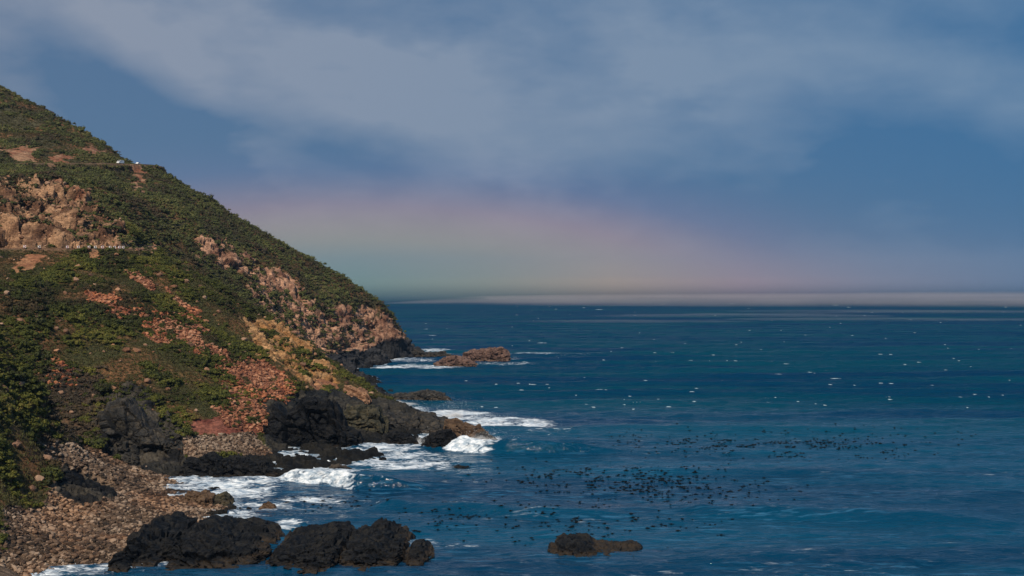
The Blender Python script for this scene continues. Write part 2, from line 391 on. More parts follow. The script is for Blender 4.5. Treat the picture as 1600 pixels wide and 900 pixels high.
ragged = fbm(np.c_[GX/7, GY/7, GZ/7], 4, 333)
scree &= ragged > -.24; oclif &= ragged > -.45; rock_far &= ragged > -.34
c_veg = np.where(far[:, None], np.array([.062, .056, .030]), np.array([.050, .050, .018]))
C = np.array(c_veg, float)
vb = sstep(-.25, .25, fbm(np.c_[GX/16, GY/16, GZ/16], 4, 31))
C = C*(1-vb[:, None]*.75) + np.array([.19, .088, .040])*vb[:, None]*.8
def paint(mask, c, c2=None, s=6.0, seed=40):
    n = sstep(-.35, .35, fbm(np.c_[GX[mask]/s, GY[mask]/s, GZ[mask]/s*1.6], 4, seed))[:, None]
    c2 = c if c2 is None else c2
    C[mask] = np.array(c)*(1-n)+np.array(c2)*n
paint(rock_far, (.17, .080, .050), (.45, .25, .155)); paint(cut | knob, (.11, .055, .032), (.34, .195, .11)); paint(bare, (.22, .09, .05), (.30, .17, .10))
paint(scree, (.20, .075, .045), (.30, .14, .085), 4); paint(oclif, (.28, .135, .05), (.46, .26, .12), 5); paint(oclif2, (.28, .12, .06), (.36, .18, .09), 5)
paint(soil, (.17, .05, .032), (.23, .085, .055)); paint(cobb, (.16, .11, .075), (.30, .22, .16), 3)
paint(beach, (.09, .06, .04), (.22, .145, .095), 4); paint(thick, (.055, .040, .026), (.12, .07, .04)); paint(dcliff, (.012, .012, .013), (.065, .055, .042), 4)
paint(low, (.016, .017, .018), (.045, .040, .032)); paint(blackband | cave, (.018, .019, .022), (.042, .040, .040))
red = sstep(2.2, .6, GZ)                     # wet margin of the beach
C = C*(1-.6*red[:, None])
rocky = (rock_far | cut | knob | oclif | dcliff | low | blackband | cave).astype(float)
# blur the mask a little along the grid
def blur(a, n=2):
    a = a.reshape(D.shape).copy()
    for _ in range(n):
        a[1:-1] = (a[:-2]+2*a[1:-1]+a[2:])/4; a[:, 1:-1] = (a[:, :-2]+2*a[:, 1:-1]+a[:, 2:])/4
    return a.ravel()
rk = blur(rocky, 3); st = blur((scree | cobb | beach | soil).astype(float), 3)
# normals of the smooth surface
def normals(X, Y, Z):
    sh_ = D.shape; A = np.stack([X, Y, Z], -1).reshape(*sh_, 3)
    du = np.gradient(A, axis=1); dv = np.gradient(A, axis=0)
    n = np.cross(du, dv); n /= np.linalg.norm(n, axis=-1, keepdims=True)+1e-9
    return n.reshape(-1, 3)
N = normals(GX, GY, GZ)
fade = 1 - .75*sstep(80, 0, np.minimum(np.abs(GZ+0), 80))*0
Q = np.c_[GX, GY, GZ]
strata = Q @ np.array([[.9, .1, -.42], [-.1, 1.0, .0], [.42, .05, .9]]).T
am = np.where(far, 1.35, 1.0)
kk = rk > .01; blk = np.zeros(len(GX))
blk[kk] = 2.6*blocks(strata[kk]/np.array([13, 13, 5.5]), 51) + 1.3*blocks(strata[kk]/np.array([5, 5, 2.4]), 61) + .5*blocks(strata[kk]/np.array([2.2, 2.2, 1.1]), 71)
blk *= np.where(cut, 1.7, 1.0)
disp = rk*am*(1.6*ridged(strata/np.array([24, 24, 9]), 3, 50) + blk - .6)
disp += (1-rk)*(2.3*fbm(Q/28, 4, 70) + .4*fbm(Q/5, 3, 80))*(1-.5*st)
disp += st*.45*fbm(Q/2.2, 3, 90)
disp *= sstep(-12, 4, GZ)*.75+.25
GX, GY, GZ = GX+N[:, 0]*disp, GY+N[:, 1]*disp*.6, GZ+N[:, 2]*disp
RIDGE = np.array([(-250, 30), (-100, 72), (33, 151), (64, 165), (98, 186), (126, 200), (162, 222), (190, 247), (215, 259), (244, 261), (270, 275), (300, 295), (334, 312), (356, 330), (383, 346), (413, 363), (458, 387), (487, 403), (518, 420), (536, 431), (570, 454), (595, 472), (606, 487)], float)
def trim_ridge():
    """bring the crest of the far spur down (or up) to its surveyed line, fading out towards the gully"""
    global GZ
    for _ in range(2):
        py = HY-FPX*(GZ-CAMZ)/GY; py = np.where(GY > 640, py, 9e9).reshape(D.shape)
        top = py.min(0); want = np.interp(cols, RIDGE[:, 0], RIDGE[:, 1]+3.0)
        e = np.clip(want-top, -25, 40)*sstep(616, 590, cols); k = np.ones(9)/9
        e = np.convolve(np.pad(e, 4, mode='edge'), k, 'valid')
        w = sstep(640, 800, GY).reshape(D.shape)
        GZ = GZ-(e[None]/FPX*D*w).ravel()*sstep(4, 30, GZ)
trim_ridge()
def near_path(X, Y, path):
    best = np.full(len(X), 1e9); zz = np.zeros(len(X))
    bx = (X > path[:, 0].min()-12) & (X < path[:, 0].max()+12) & (Y > path[:, 1].min()-12) & (Y < path[:, 1].max()+12)
    ix = np.nonzero(bx)[0]
    for i in range(0, len(ix), 50000):
        j = ix[i:i+50000]
        d2 = (X[j, None]-path[None, :, 0])**2+(Y[j, None]-path[None, :, 1])**2
        k = d2.argmin(1); best[j] = np.sqrt(d2[np.arange(len(j)), k]); zz[j] = path[k, 2]
    return best, zz
for path in (ROAD1, ROAD2):
    dd, zz = near_path(GX, GY, path)
    w = sstep(6.5, 3.6, dd); GZ = GZ*(1-w)+zz*w
    C = C*(1-w[:, None]*.8)+np.array([.16, .10, .06])*w[:, None]*.8
me = mesh_np('hillside', np.c_[GX, GY, GZ], grid_faces(*D.shape), M['ground'], True)
cattr(me, 'ground', C)
tag(obj('hillside', me), kind='structure')
# lookup of the finished ground for placing things
NFACE = normals(GX, GY, GZ)
vegmask = ~(rock_far | cut | bare | scree | oclif | oclif2 | soil | cobb | beach | dcliff | low | blackband | cave)
H0 = GZ.reshape(D.shape)
def ground(x, y):
    """height of the finished ground (bilinear in bearing and distance)"""
    x = np.asarray(x, float); y = np.asarray(y, float)
    px = 800+FPX*x/y
    i = np.clip(np.searchsorted(rows, y)-1, 0, len(rows)-2); j = np.clip(np.searchsorted(cols, px)-1, 0, len(cols)-2)
    fy = np.clip((y-rows[i])/(rows[i+1]-rows[i]), 0, 1); fx = np.clip((px-cols[j])/(cols[j+1]-cols[j]), 0, 1)
    return (H0[i, j]*(1-fx)+H0[i, j+1]*fx)*(1-fy)+(H0[i+1, j]*(1-fx)+H0[i+1, j+1]*fx)*fy

# ------------------------------------------------------------------ sea
def ellipse(X, Y, x, y, a, b, t=0):
    c, s = math.cos(t), math.sin(t); u = ((X-x)*c+(Y-y)*s)/a; v = (-(X-x)*s+(Y-y)*c)/b
    return u*u+v*v
def sea_at(py): return CAMZ*FPX/(py-HY)
wc = np.r_[np.linspace(-900, -20, 30), np.linspace(0, 1680, 480), np.linspace(1700, 3200, 40)]
wpy = np.r_[np.linspace(2200, 930, 40)[:-1], np.linspace(930, 462, 720), np.linspace(461, 434, 60)]
wr = sea_at(wpy); wr = np.r_[wr, 24000.]
WD, WP = np.meshgrid(wr, wc, indexing='ij')
WX = ((WP-800)/FPX*WD).ravel(); WY = WD.ravel().copy()
WQ = np.c_[WX, WY, np.zeros_like(WX)]
att = sstep(4500, 900, WY)
def swell(dirdeg, L, amp, seed, sharp=1.6):
    a = R(dirdeg); u = WX*math.cos(a)+WY*math.sin(a); v = -WX*math.sin(a)+WY*math.cos(a)
    ph = u/L*2*math.pi + 2.2*fbm(np.c_[u/(L*3), v/(L*2.5), u*0], 2, seed)
    env = .65+.6*fbm(np.c_[u/(L*2), v/(L*2.2), u*0+5], 2, seed+3)
    s = (np.sin(ph)*.5+.5)**sharp
    return amp*env*(s-.4)
WZ = att*(swell(98, 52, 1.7, 100) + swell(84, 27, .75, 120) + swell(112, 13.5, .48, 140) + swell(70, 8.0, .32, 160) + swell(102, 4.6, .17, 170))
WZ += att*(.22*fbm(WQ/np.array([5., 2.6, 1]), 3, 180)+.35*fbm(WQ/np.array([16., 9, 1]), 2, 190))
foam = np.zeros_like(WX)
# breaking waves near the rocks: steep face towards the shore (camera side)
def breaker(p0, p1, h, front, back, roll):
    """crest line p0->p1 given as (px, py) of its foot on the water; roll = (px from, px to) already broken"""
    global WZ, foam
    a = np.array([(p0[0]-800)/FPX*sea_at(p0[1]), sea_at(p0[1])]); b = np.array([(p1[0]-800)/FPX*sea_at(p1[1]), sea_at(p1[1])])
    t = b-a; L = np.linalg.norm(t); t /= L; n = np.array([-t[1], t[0]])
    u = (WX-a[0])*t[0]+(WY-a[1])*t[1]; v = (WX-a[0])*n[0]+(WY-a[1])*n[1]
    v = v - 2.2*fbm(np.c_[u/14, u*0, u*0], 3, 200+int(h*10)) + 3.0*np.sin(u/L*math.pi)
    env = sstep(-.06, .12, u/L)*sstep(1.05, .55, u/L)
    s = np.where(v < front, sstep(0, front, v), np.exp(-np.maximum(v-front, 0)/back))
    s = np.where(v < 0, 0, s)
    k = env*(1+.25*fbm(np.c_[u/7, v/9, u*0], 3, 210))
    WZ = WZ*(1-.8*env*np.exp(-np.abs(v-front)/8)) + h*s*k
    f0, f1 = roll
    fu = sstep(f0-.04, f0+.04, u/L)*sstep(f1+.10, f1-.08, u/L)
    foam = np.maximum(foam, 1.15*fu*sstep(-1.5, .5, v)*sstep(back*2.6, back*.6, v))
    lip = sstep(f1-.1, f1, u/L)*sstep(f1+.32, f1+.05, u/L)
    foam = np.maximum(foam, .8*lip*sstep(front*.75, front*1.0, v)*sstep(front+back*1.3, front, v))
breaker((432, 755), (690, 768), 3.7, 2.8, 8, (0, .48))
breaker((690, 706), (1000, 712), 4.2, 3.8, 9, (0, .24))
breaker((560, 800), (1020, 815), 2.3, 7, 14, (-1, -1))
breaker((1040, 806), (1700, 822), 2.0, 8, 16, (-1, -1))
breaker((880, 672), (1500, 676), 1.8, 8, 15, (-1, -1))
breaker((900, 742), (1650, 748), 1.6, 7, 14, (-1, -1))
depth = -ground0(WX, WY)
foam = np.maximum(foam, .8*sstep(2.2, .2, depth)*(WY < 1100))
def patch(px, py, wpx, hpy, amp, tilt=0):
    """white water round a point of the water, extents in metres from the pixel extents there"""
    global foam
    d = sea_at(py); x = (px-800)/FPX*d; a = wpx/FPX*d; b = (sea_at(py-hpy)-sea_at(py+hpy))/2
    e = ellipse(WX, WY, x, d, a, b, R(tilt))
    foam = np.maximum(foam, amp*sstep(1.3, .15, e))
for p in [(500, 735, 85, 14, .95), (630, 720, 105, 17, .82), (355, 768, 95, 14, .85), (410, 790, 80, 14, .66), (450, 822, 40, 8, .8), (540, 790, 130, 24, .36),
          (705, 648, 80, 11, 1.0), (790, 660, 95, 10, .95), (745, 692, 55, 17, 1.1), (700, 690, 30, 14, .9), (850, 672, 60, 8, .42), (640, 640, 40, 6, .7), (690, 622, 30, 4, .5), (660, 722, 60, 8, .55),
          (650, 573, 90, 4, .85), (640, 563, 60, 3, .6), (670, 547, 50, 4, .9), (840, 552, 50, 3, .8), (780, 568, 80, 3, .6), (900, 556, 40, 3, .35), (690, 553, 30, 2, .6), (610, 575, 30, 3, .9),
          (660, 846, 30, 6, .8), (720, 850, 70, 5, .42), (930, 850, 90, 7, .3), (625, 640, 22, 10, .8), (655, 690, 10, 10, 1.0)]: patch(*p)
foam *= (.88+.5*fbm(WQ/np.array([9., 5, 1]), 4, 230))
WZ += np.clip(foam, 0, 1)*(WY < 1100)*(.35*blocks(WQ/np.array([3.2, 2.4, 1]), 240)+.35*fbm(WQ/np.array([6., 4, 1]), 3, 250)+.15)
me = mesh_np('sea', np.c_[WX, WY, WZ], grid_faces(*WD.shape), None, True)
fattr(me, 'foam', foam)
def sea_mat():
    m, t, b = pbr('sea_water', .16, .28)
    b.inputs['IOR'].default_value = 1.333
    p = t.node('ShaderNodeNewGeometry').outputs['Position']
    fo = t.node('ShaderNodeAttribute', attribute_name='foam').outputs['Fac']
    q = t.vec('MULTIPLY', p, (.45, 1, 1)); q2 = t.vec('MULTIPLY', p, (.25, 1, 1))
    w1 = t.noise(q, .30, 4, .55, .5); w2 = t.noise(t.vec('MULTIPLY', p, (.6, 1, 1)), 1.1, 3, .5)
    streak = t.noise(q2, .55, 8, .7, .3)
    big = t.noise(t.vec('MULTIPLY', p, (.16, 1, 1)), .016, 6, .62)
    web = t.noise(t.vec('MULTIPLY', p, (.5, 1, 1)), .5, 8, .68, 1.2)
    f = t.rng(t.math('MULTIPLY_ADD', t.math('SUBTRACT', web, .5), 2.3, fo), .42, .95)
    f = t.math('MULTIPLY', f, t.rng(fo, .03, .22))
    # stray lines of blown foam where the wind has combed the surface
    lines = t.math('MULTIPLY', t.rng(streak, .56, .74), t.rng(t.noise(q2, .03, 4, .5), .48, .70))
    dist = t.vec('LENGTH', p)
    lines = t.math('MULTIPLY', lines, t.rng(dist, 350, 700, .62, .0))
    f = t.math('MAXIMUM', f, lines)
    # thin sky-lit ripples on the near water, blue reflection painted into base colour
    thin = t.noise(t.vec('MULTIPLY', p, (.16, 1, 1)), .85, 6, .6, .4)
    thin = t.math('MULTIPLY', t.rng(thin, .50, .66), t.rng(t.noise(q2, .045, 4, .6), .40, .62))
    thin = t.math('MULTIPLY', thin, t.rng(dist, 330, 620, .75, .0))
    deep = t.mix(t.rng(big, .35, .65), (.0, .025, .064), (.0, .054, .108))
    near_ = t.rng(dist, 380, 620)
    deep = t.mix(near_, deep, t.mix(t.rng(big, .4, .6), (.0, .030, .080), (.0, .046, .082)))
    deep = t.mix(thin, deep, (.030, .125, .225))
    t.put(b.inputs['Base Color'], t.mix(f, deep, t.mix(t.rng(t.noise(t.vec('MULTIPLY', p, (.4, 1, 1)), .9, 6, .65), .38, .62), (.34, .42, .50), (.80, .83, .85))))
    t.put(b.inputs['Roughness'], t.math('MAXIMUM', t.rng(dist, 300, 2500, .08, .34), t.math('MULTIPLY', f, .8)))
    t.put(b.inputs['Specular IOR Level'], t.rng(dist, 300, 640, .24, .0008))
    n = t.node('ShaderNodeBump'); n.inputs['Strength'].default_value = 1.0; n.inputs['Distance'].default_value = 1.2
    t.put(n.inputs['Height'], t.math('ADD', w1, t.math('MULTIPLY', w2, .22))); t.l.new(n.outputs[0], b.inputs['Normal'])
    return m
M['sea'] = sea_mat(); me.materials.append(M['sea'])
tag(obj('sea', me), kind='structure')
HW = WZ.reshape(WD.shape)
def sea_z(x, y):
    i = int(np.clip(np.searchsorted(wr, y)-1, 0, len(wr)-2)); j = int(np.clip(np.searchsorted(wc, 800+FPX*x/y)-1, 0, len(wc)-2))
    return float(max(HW[i, j], HW[i+1, j], HW[i, j+1], HW[i+1, j+1])*.5+min(HW[i, j], HW[i+1, j], HW[i, j+1], HW[i+1, j+1])*.5)

# ------------------------------------------------------------------ rock outcrops and islets
TILT = np.array([[.82, .1, -.5], [-.15, .98, .0], [.5, .1, .84]]).T
def rock(name, prof, dc, thick, mat, label, cat='rock', seed=1, group=None, zb=-2.5, crag=1.0, step=.55):
    """a craggy rock with a given crest line, real thickness, foot below the water"""
    pr = np.array([at(px, py, dc) for px, py in prof])
    x0, x1 = pr[0, 0], pr[-1, 0]; w = x1-x0
    zb = min(zb, pr[:, 2].min()-.5)
    xs = np.linspace(x0, x1, max(14, int(w/step)))
    h = np.interp(xs, pr[:, 0], pr[:, 2])-zb; h = h-(.15 if dc < 300 else .10 if dc < 700 else .02)*min(h.max(), thick, w)
    e = np.clip(np.minimum(xs-x0, x1-xs)/(.16*w), 0, 1); taper = .22+.78*np.sqrt(e)
    m = max(16, int((thick+h.max()*2)/step)); m = min(m, 210)
    a = np.linspace(0, math.pi, m)
    ca, sa = -np.cos(a), np.sin(a)
    sg = np.sign(ca)*np.abs(ca)**.75
    cxm = (x0+x1)/2
    X = np.repeat(xs[:, None], m, 1); tw = thick/2*taper[:, None]
    Y = dc + tw*sg[None]; Zz = zb + h[:, None]*(sa[None]**np.where(ca < 0, .85, .5)[None])
    X = X + (X-cxm)*0
    q = np.c_[X.ravel(), Y.ravel(), Zz.ravel()]
    nrm = np.c_[((X-cxm)/w*1.0).ravel(), np.repeat(ca[None], len(xs), 0).ravel(), np.repeat(sa[None]*.55, len(xs), 0).ravel()]
    size = min(h.max(), thick, w)
    sc = max(1.6, size*.55)
    dsp = crag*size*(.19*blocks((q@TILT+seed*31)/np.array([sc*.9, sc*.9, sc*.6]), seed) + .13*blocks((q@TILT+seed*17)/np.array([sc*.42, sc*.42, sc*.26]), seed+5) + .022*blocks((q@TILT+seed*7)/(sc*.16), seed+8) + .01*fbm(q/(sc*.2), 3, seed))
    dsp = np.clip(dsp, -.36*size, .2*size)
    q = q + nrm*dsp[:, None]
    # broken ledges
    q[:, 2] += .04*size*np.round(2.5*fbm(q/(sc*.6), 2, seed+9))/2.5
    me = mesh_np(name, q-np.array([cxm, dc, 0]), grid_faces(len(xs), m), M[mat])
    o = obj(name, me, None, (cxm, dc, 0))
    return tag(o, label, cat, group)
RK = [
 ('sea_rock', [(200, 888), (213, 836), (222, 815), (240, 807), (256, 818), (275, 824), (288, 833), (296, 888)], 280, 56, 'black', 'black rock standing at the pebble beach edge, leftmost of the foreground rocks'),
 ('sea_rock', [(278, 893), (288, 826), (300, 816), (330, 811), (346, 818), (366, 818), (390, 828), (412, 835), (427, 841), (440, 888)], 281, 58, 'black', 'broad black foreground rock with a bumpy top below the brown boulder'),
 ('sea_rock', [(420, 874), (440, 842), (460, 835), (480, 837), (500, 831), (520, 829), (536, 837), (552, 876)], 277, 50, 'black', 'low black foreground rock in the middle of the foreground chain'),
 ('sea_rock', [(528, 876), (546, 837), (570, 830), (585, 822), (601, 824), (613, 833), (633, 840), (644, 872)], 279, 48, 'black', 'black foreground rock with a raised right shoulder against open water'),
 ('sea_rock', [(630, 866), (645, 846), (660, 846), (676, 864)], 272, 24, 'black', 'small black rock with foam at its left, end of the foreground chain'),
 ('sea_rock', [(850, 884), (857, 850), (868, 846), (876, 838), (900, 835), (921, 837), (931, 846), (946, 844), (962, 849), (985, 846), (1002, 851), (1022, 884)], 278, 24, 'black', 'lone black rock standing in open water at the bottom centre'),
 ('crag', [(148, 748), (156, 650), (172, 620), (203, 612), (236, 650), (262, 664), (286, 672), (294, 748)], 399, 18, 'dark', 'dark grey cliff block between the brown thicket and the red soil strip'),
 ('rock_ledge', [(80, 800), (88, 738), (104, 726), (140, 748), (174, 766), (184, 798)], 324, 12, 'black', 'black ledge lying across the pebble beach below the green bank'),
 ('boulder', [(284, 796), (289, 770), (299, 763), (320, 763), (334, 772), (340, 796)], 334, 9, 'brown', 'big square brown boulder beside the white cove water'),
 ('boulder', [(330, 796), (336, 772), (352, 766), (361, 772), (366, 794)], 336, 7, 'olive', 'rounded dark boulder leaning against the big square brown boulder', ),
 ('rock_ledge', [(282, 752), (290, 713), (330, 706), (380, 715), (420, 723), (434, 738), (442, 754)], 381, 16, 'black', 'black rock ledge below the pale cobble bank at the cove'),
 ('crag', [(408, 706), (418, 645), (432, 626), (450, 642), (470, 620), (490, 613), (516, 613), (530, 642), (541, 662), (560, 668), (575, 704)], 447, 20, 'black', 'tall black crag at the foot of the red scree with two summits'),
 ('crag', [(516, 700), (526, 642), (545, 630), (590, 631), (602, 655), (608, 700)], 474, 18, 'olive', 'olive brown crag face right of the tall black crag'),
 ('crag', [(572, 700), (584, 644), (600, 634), (620, 641), (645, 646), (655, 640), (675, 642), (690, 651), (706, 657), (722, 672), (738, 690)], 494, 26, 'dark', 'long dark grey spit of rock running out to the white breakers'),
 ('sea_rock', [(690, 690), (697, 654), (712, 650), (726, 659), (742, 664), (752, 690)], 476, 9, 'brown', 'brown rock at the end of the spit with spray behind it'),
 ('sea_rock', [(724, 692), (732, 664), (748, 661), (762, 672), (766, 690)], 470, 7, 'brown', 'rounded brown rock at the tip of the spit in white water'),
 ('sea_rock', [(590, 704), (598, 677), (620, 672), (640, 677), (653, 690), (660, 704)], 449, 10, 'black', 'low black rock tucked against the spit, left of the pointed rock'),
 ('sea_rock', [(653, 706), (659, 690), (668, 681), (672, 673), (690, 668), (705, 669), (712, 677), (717, 688), (722, 674), (729, 684), (736, 698), (742, 706)], 440, 10, 'black', 'pointed black rock in the surf with a notch beside its right spike'),
 ('sea_rock', [(734, 692), (744, 674), (757, 671), (770, 679), (780, 690)], 462, 5, 'dark', 'small dark rock in the surf right of the pointed black rock'),
 ('reef', [(586, 630), (604, 614), (640, 612), (665, 607), (686, 610), (700, 617), (714, 630)], 612, 12, 'dark', 'flat dark reef between the spit and the headland'),
 ('islet', [(674, 576), (682, 565), (700, 557), (712, 554), (726, 559), (742, 567), (748, 575)], 842, 18, 'russet', 'nearer low reddish islet off the headland'),
 ('islet', [(716, 566), (726, 551), (745, 546), (765, 542), (786, 544), (794, 551), (797, 560), (804, 566)], 896, 22, 'russet', 'farther larger reddish islet with a blocky top off the headland'),
 ('reef', [(632, 566), (642, 549), (655, 544), (668, 551), (690, 549), (706, 555), (726, 562)], 935, 14, 'dark', 'dark reef joining the headland foot to the islets'),
 ('sea_rock', [(505, 740), (514, 727), (530, 722), (545, 728), (554, 739)], 396, 4, 'dark', 'low dark rock awash behind the nearer breaker'),
 ('sea_rock', [(484, 728), (495, 716), (510, 718), (520, 728)], 410, 4, 'black', 'small black rock at the shore behind the nearer breaker'),
 ('sea_rock', [(402, 804), (409, 786), (419, 780), (430, 787), (438, 804)], 330, 3, 'brown', 'small brown rock alone in the cove water above the foreground rocks'),
 ('sea_rock', [(694, 734), (715, 725), (734, 728), (746, 734)], 402, 4, 'black', 'dark slab barely awash between the two breakers'),
 ('boulder', [(530, 626), (537, 599), (549, 600), (559, 607), (571, 604), (578, 626)], 528, 10, 'orange', 'pale orange block of rock above the olive brown crag'),
]
for i, r in enumerate(RK):
    rock(*r[:5], r[5], cat=r[0].replace('_', ' '), seed=i+3, group='rocks along the shore', step=.34 if r[2] < 420 else .42 if r[2] < 600 else .6)

# ------------------------------------------------------------------ instanced cover (stuff) and single plants and stones
def shrub_mesh(name, seed, mat, leaves=110, tall=.8, spread=.4):
    r = np.random.default_rng(seed); V, F = [], []
    nl = r.integers(4, 8); lob = [(r.normal()*spread, r.normal()*spread, r.uniform(.1, .5)*tall, r.uniform(.25, .55)) for _ in range(nl)]
    for k in range(leaves):
        cx, cy, cz, lr = lob[k % nl]
        n = r.normal(size=3); n[2] = abs(n[2])*.9+.05; n /= np.linalg.norm(n)
        c = np.array([cx, cy, cz])+n*lr*r.uniform(.65, 1.25)*np.array([1, 1, tall])
        nn = n+r.normal(size=3)*.45; nn /= np.linalg.norm(nn)
        a = np.cross(nn, r.normal(size=3)); a /= np.linalg.norm(a); b = np.cross(nn, a)
        s = r.uniform(.05, .14); i = len(V)
        V += [c-a*s, c-b*s*.7, c+a*s, c+b*s*.7]; F.append((i, i+1, i+2, i+3))
    # inner twiggy mass so the ground does not show through
    bm = bmesh.new()
    for cx, cy, cz, lr in lob:
        g = bmesh.ops.create_icosphere(bm, subdivisions=1, radius=lr*.74)
        for v in g['verts']: v.co = Vector((v.co.x*r.uniform(.85, 1.1)+cx, v.co.y+cy, v.co.z*tall+cz))
    q0 = len(V); V += [tuple(v.co) for v in bm.verts]; bm.verts.index_update()
    tri = [tuple(q0+v.index for v in f.verts) for f in bm.faces]; bm.free()
    me = bpy.data.meshes.new(name); me.from_pydata([tuple(map(float, v)) for v in V], [], F+tri); me.materials.append(mat); me.update()
    return me
def stone_mesh(name, seed, mat, sub=2):
    r = np.random.default_rng(seed); bm = bmesh.new(); bmesh.ops.create_icosphere(bm, subdivisions=sub, radius=.5)
    V = np.array([v.co[:] for v in bm.verts])
    for _ in range(7):                           # knock flat faces off it
        n = r.normal(size=3); n /= np.linalg.norm(n); o = r.uniform(.26, .42)
        dd = V@n-o; V -= np.maximum(dd, 0)[:, None]*n
    V *= np.array([r.uniform(1.0, 1.4), r.uniform(.8, 1.1), r.uniform(.6, .85)])
    for v, c in zip(bm.verts, V): v.co = c
    me = bpy.data.meshes.new(name); bm.to_mesh(me); bm.free(); me.materials.append(mat); return me
SHRUB = {k: [shrub_mesh('shrub', 10*j+i, M['shrub_'+k], t, h, w) for i, (t, h, w) in enumerate([(200, .7, .4), (220, .45, .7), (170, 1.15, .28), (240, .6, .6), (150, .85, .35)])] for j, k in enumerate(('near', 'far', 'dry'))}
STONE = {k: [stone_mesh('stone', 100*j+i, M[k]) for i in range(4)] for j, k in enumerate(('cobble', 'scree', 'cliffstone'))}
def instancer(name, pts, scale, rotz, protos, kind_label=None, tilt=None):
    """stuff: many instances on the points of one mesh object"""
    lib = bpy.data.collections.new(name+'_library')
    for me in protos: lib.objects.link(bpy.data.objects.new(name+'_source', me))
    me = bpy.data.meshes.new(name); me.vertices.add(len(pts)); me.vertices.foreach_set('co', np.asarray(pts, np.float32).ravel())
    fattr(me, 'size', scale)
    rv = np.zeros((len(pts), 3), np.float32); rv[:, 2] = rotz
    if tilt is not None: rv[:, :2] = tilt
    t = me.attributes.new('turn', 'FLOAT_VECTOR', 'POINT'); t.data.foreach_set('vector', rv.ravel())
    o = obj(name, me)
    ng = bpy.data.node_groups.new(name, 'GeometryNodeTree')
    ng.interface.new_socket('Geometry', in_out='INPUT', socket_type='NodeSocketGeometry'); ng.interface.new_socket('Geometry', in_out='OUTPUT', socket_type='NodeSocketGeometry')
    gi = ng.nodes.new('NodeGroupInput'); go = ng.nodes.new('NodeGroupOutput')
    ci = ng.nodes.new('GeometryNodeCollectionInfo'); ci.inputs['Collection'].default_value = lib; ci.inputs['Separate Children'].default_value = True; ci.inputs['Reset Children'].default_value = True
    ip = ng.nodes.new('GeometryNodeInstanceOnPoints'); ip.inputs['Pick Instance'].default_value = True
    a1 = ng.nodes.new('GeometryNodeInputNamedAttribute'); a1.data_type = 'FLOAT'; a1.inputs[0].default_value = 'size'
    a2 = ng.nodes.new('GeometryNodeInputNamedAttribute'); a2.data_type = 'FLOAT_VECTOR'; a2.inputs[0].default_value = 'turn'
    L = ng.links.new
    L(gi.outputs[0], ip.inputs['Points']); L(ci.outputs[0], ip.inputs['Instance']); L(a2.outputs[0], ip.inputs['Rotation']); L(a1.outputs[0], ip.inputs['Scale']); L(ip.outputs[0], go.inputs[0])
    o.modifiers.new('scatter', 'NODES').node_group = ng
    return tag(o, kind='stuff')
def scatter(mask, spacing, jitter_seed, dmin=0, dmax=1e9):
    """points spread evenly over the ground where mask is set, as indices into the ground grid"""
    ix = np.nonzero(mask & (GY > dmin) & (GY < dmax) & (qx > -90))[0]
    r = np.random.default_rng(jitter_seed); r.shuffle(ix)
    key = np.floor(GX[ix]/spacing).astype(np.int64)*1000003 + np.floor(GY[ix]/spacing).astype(np.int64)*1009 + np.floor(GZ[ix]/spacing).astype(np.int64)
    _, f = np.unique(key, return_index=True); return ix[f]
onroad = np.zeros(len(GX), bool)
for path in (ROAD1, ROAD2): onroad |= near_path(GX, GY, path)[0] < 4.6
clump = fbm(np.c_[GX/11, GY/11, GZ/11], 3, 300)
inview = (qx > -90) & (qx < 780)
def place(ix, lo, hi, seed, sink=.12):
    r = np.random.default_rng(seed); s = r.uniform(lo, hi, len(ix))*(.8+.5*r.random(len(ix)))
    p = np.c_[GX[ix], GY[ix], GZ[ix]-s*sink]
    return p, s, r.uniform(0, 6.28, len(ix))
vn = scatter(vegmask & ~thick & ~onroad & (clump > -.12+.10*(vb > .5)) & (GZ > 3), 1.9, 1, 250, 600)
vf = scatter(vegmask & ~onroad & (clump > -.20+.25*(qy < 245)) & (GZ > 6), 2.8, 2, 590, 1080)
vd = scatter(thick & (clump > -.5), 1.8, 3, 250, 600)
vr = scatter(((rock_far & (clump > .3)) | (cut & (clump > .14))) & (GZ > 14), 3.0, 4, 520, 1080)
vs = scatter((scree | dcliff | (oclif & (clump > .3))) & (clump > -.02) & (GZ > 9), 2.4, 5, 250, 600)
def singles(ix, n, sizes):
    """the n that show largest"""
    k = np.argsort(-(sizes/GY[ix]))[:n]; m = np.zeros(len(ix), bool); m[k] = True; return m
LAND = [(45, 620, 'on the steep left bank'), (60, 745, 'on the bank above the beach'), (110, 640, 'around the brown thicket'), (110, 710, 'below the brown thicket'), (180, 740, 'below the dark cliff'), (260, 760, 'near the white cove water'), (200, 790, 'above the black foreground rock'), (120, 840, 'low on the beach'), (190, 850, 'beside the leftmost black rock'), (50, 840, 'in the lower left corner'),
        (100, 430, 'just below the lower road'), (250, 430, 'on the near skyline below the road'), (370, 480, 'along the crest of the near spur'), (60, 500, 'on the left of the near slope'), (180, 520, 'left of the upper red scree'), (270, 520, 'in the upper red scree'), (240, 610, 'above the dark cliff'), (330, 560, 'between the two red screes'), (380, 570, 'at the top of the lower red scree'), (350, 620, 'in the middle of the lower red scree'), (390, 660, 'at the foot of the lower red scree'), (450, 560, 'beside the orange cliff'), (440, 610, 'above the tall black crag'), (310, 695, 'at the left of the cobble bank'), (350, 700, 'in the middle of the cobble bank'), (400, 700, 'at the right of the cobble bank'), (300, 650, 'by the red soil strip')]
seen_label = {}
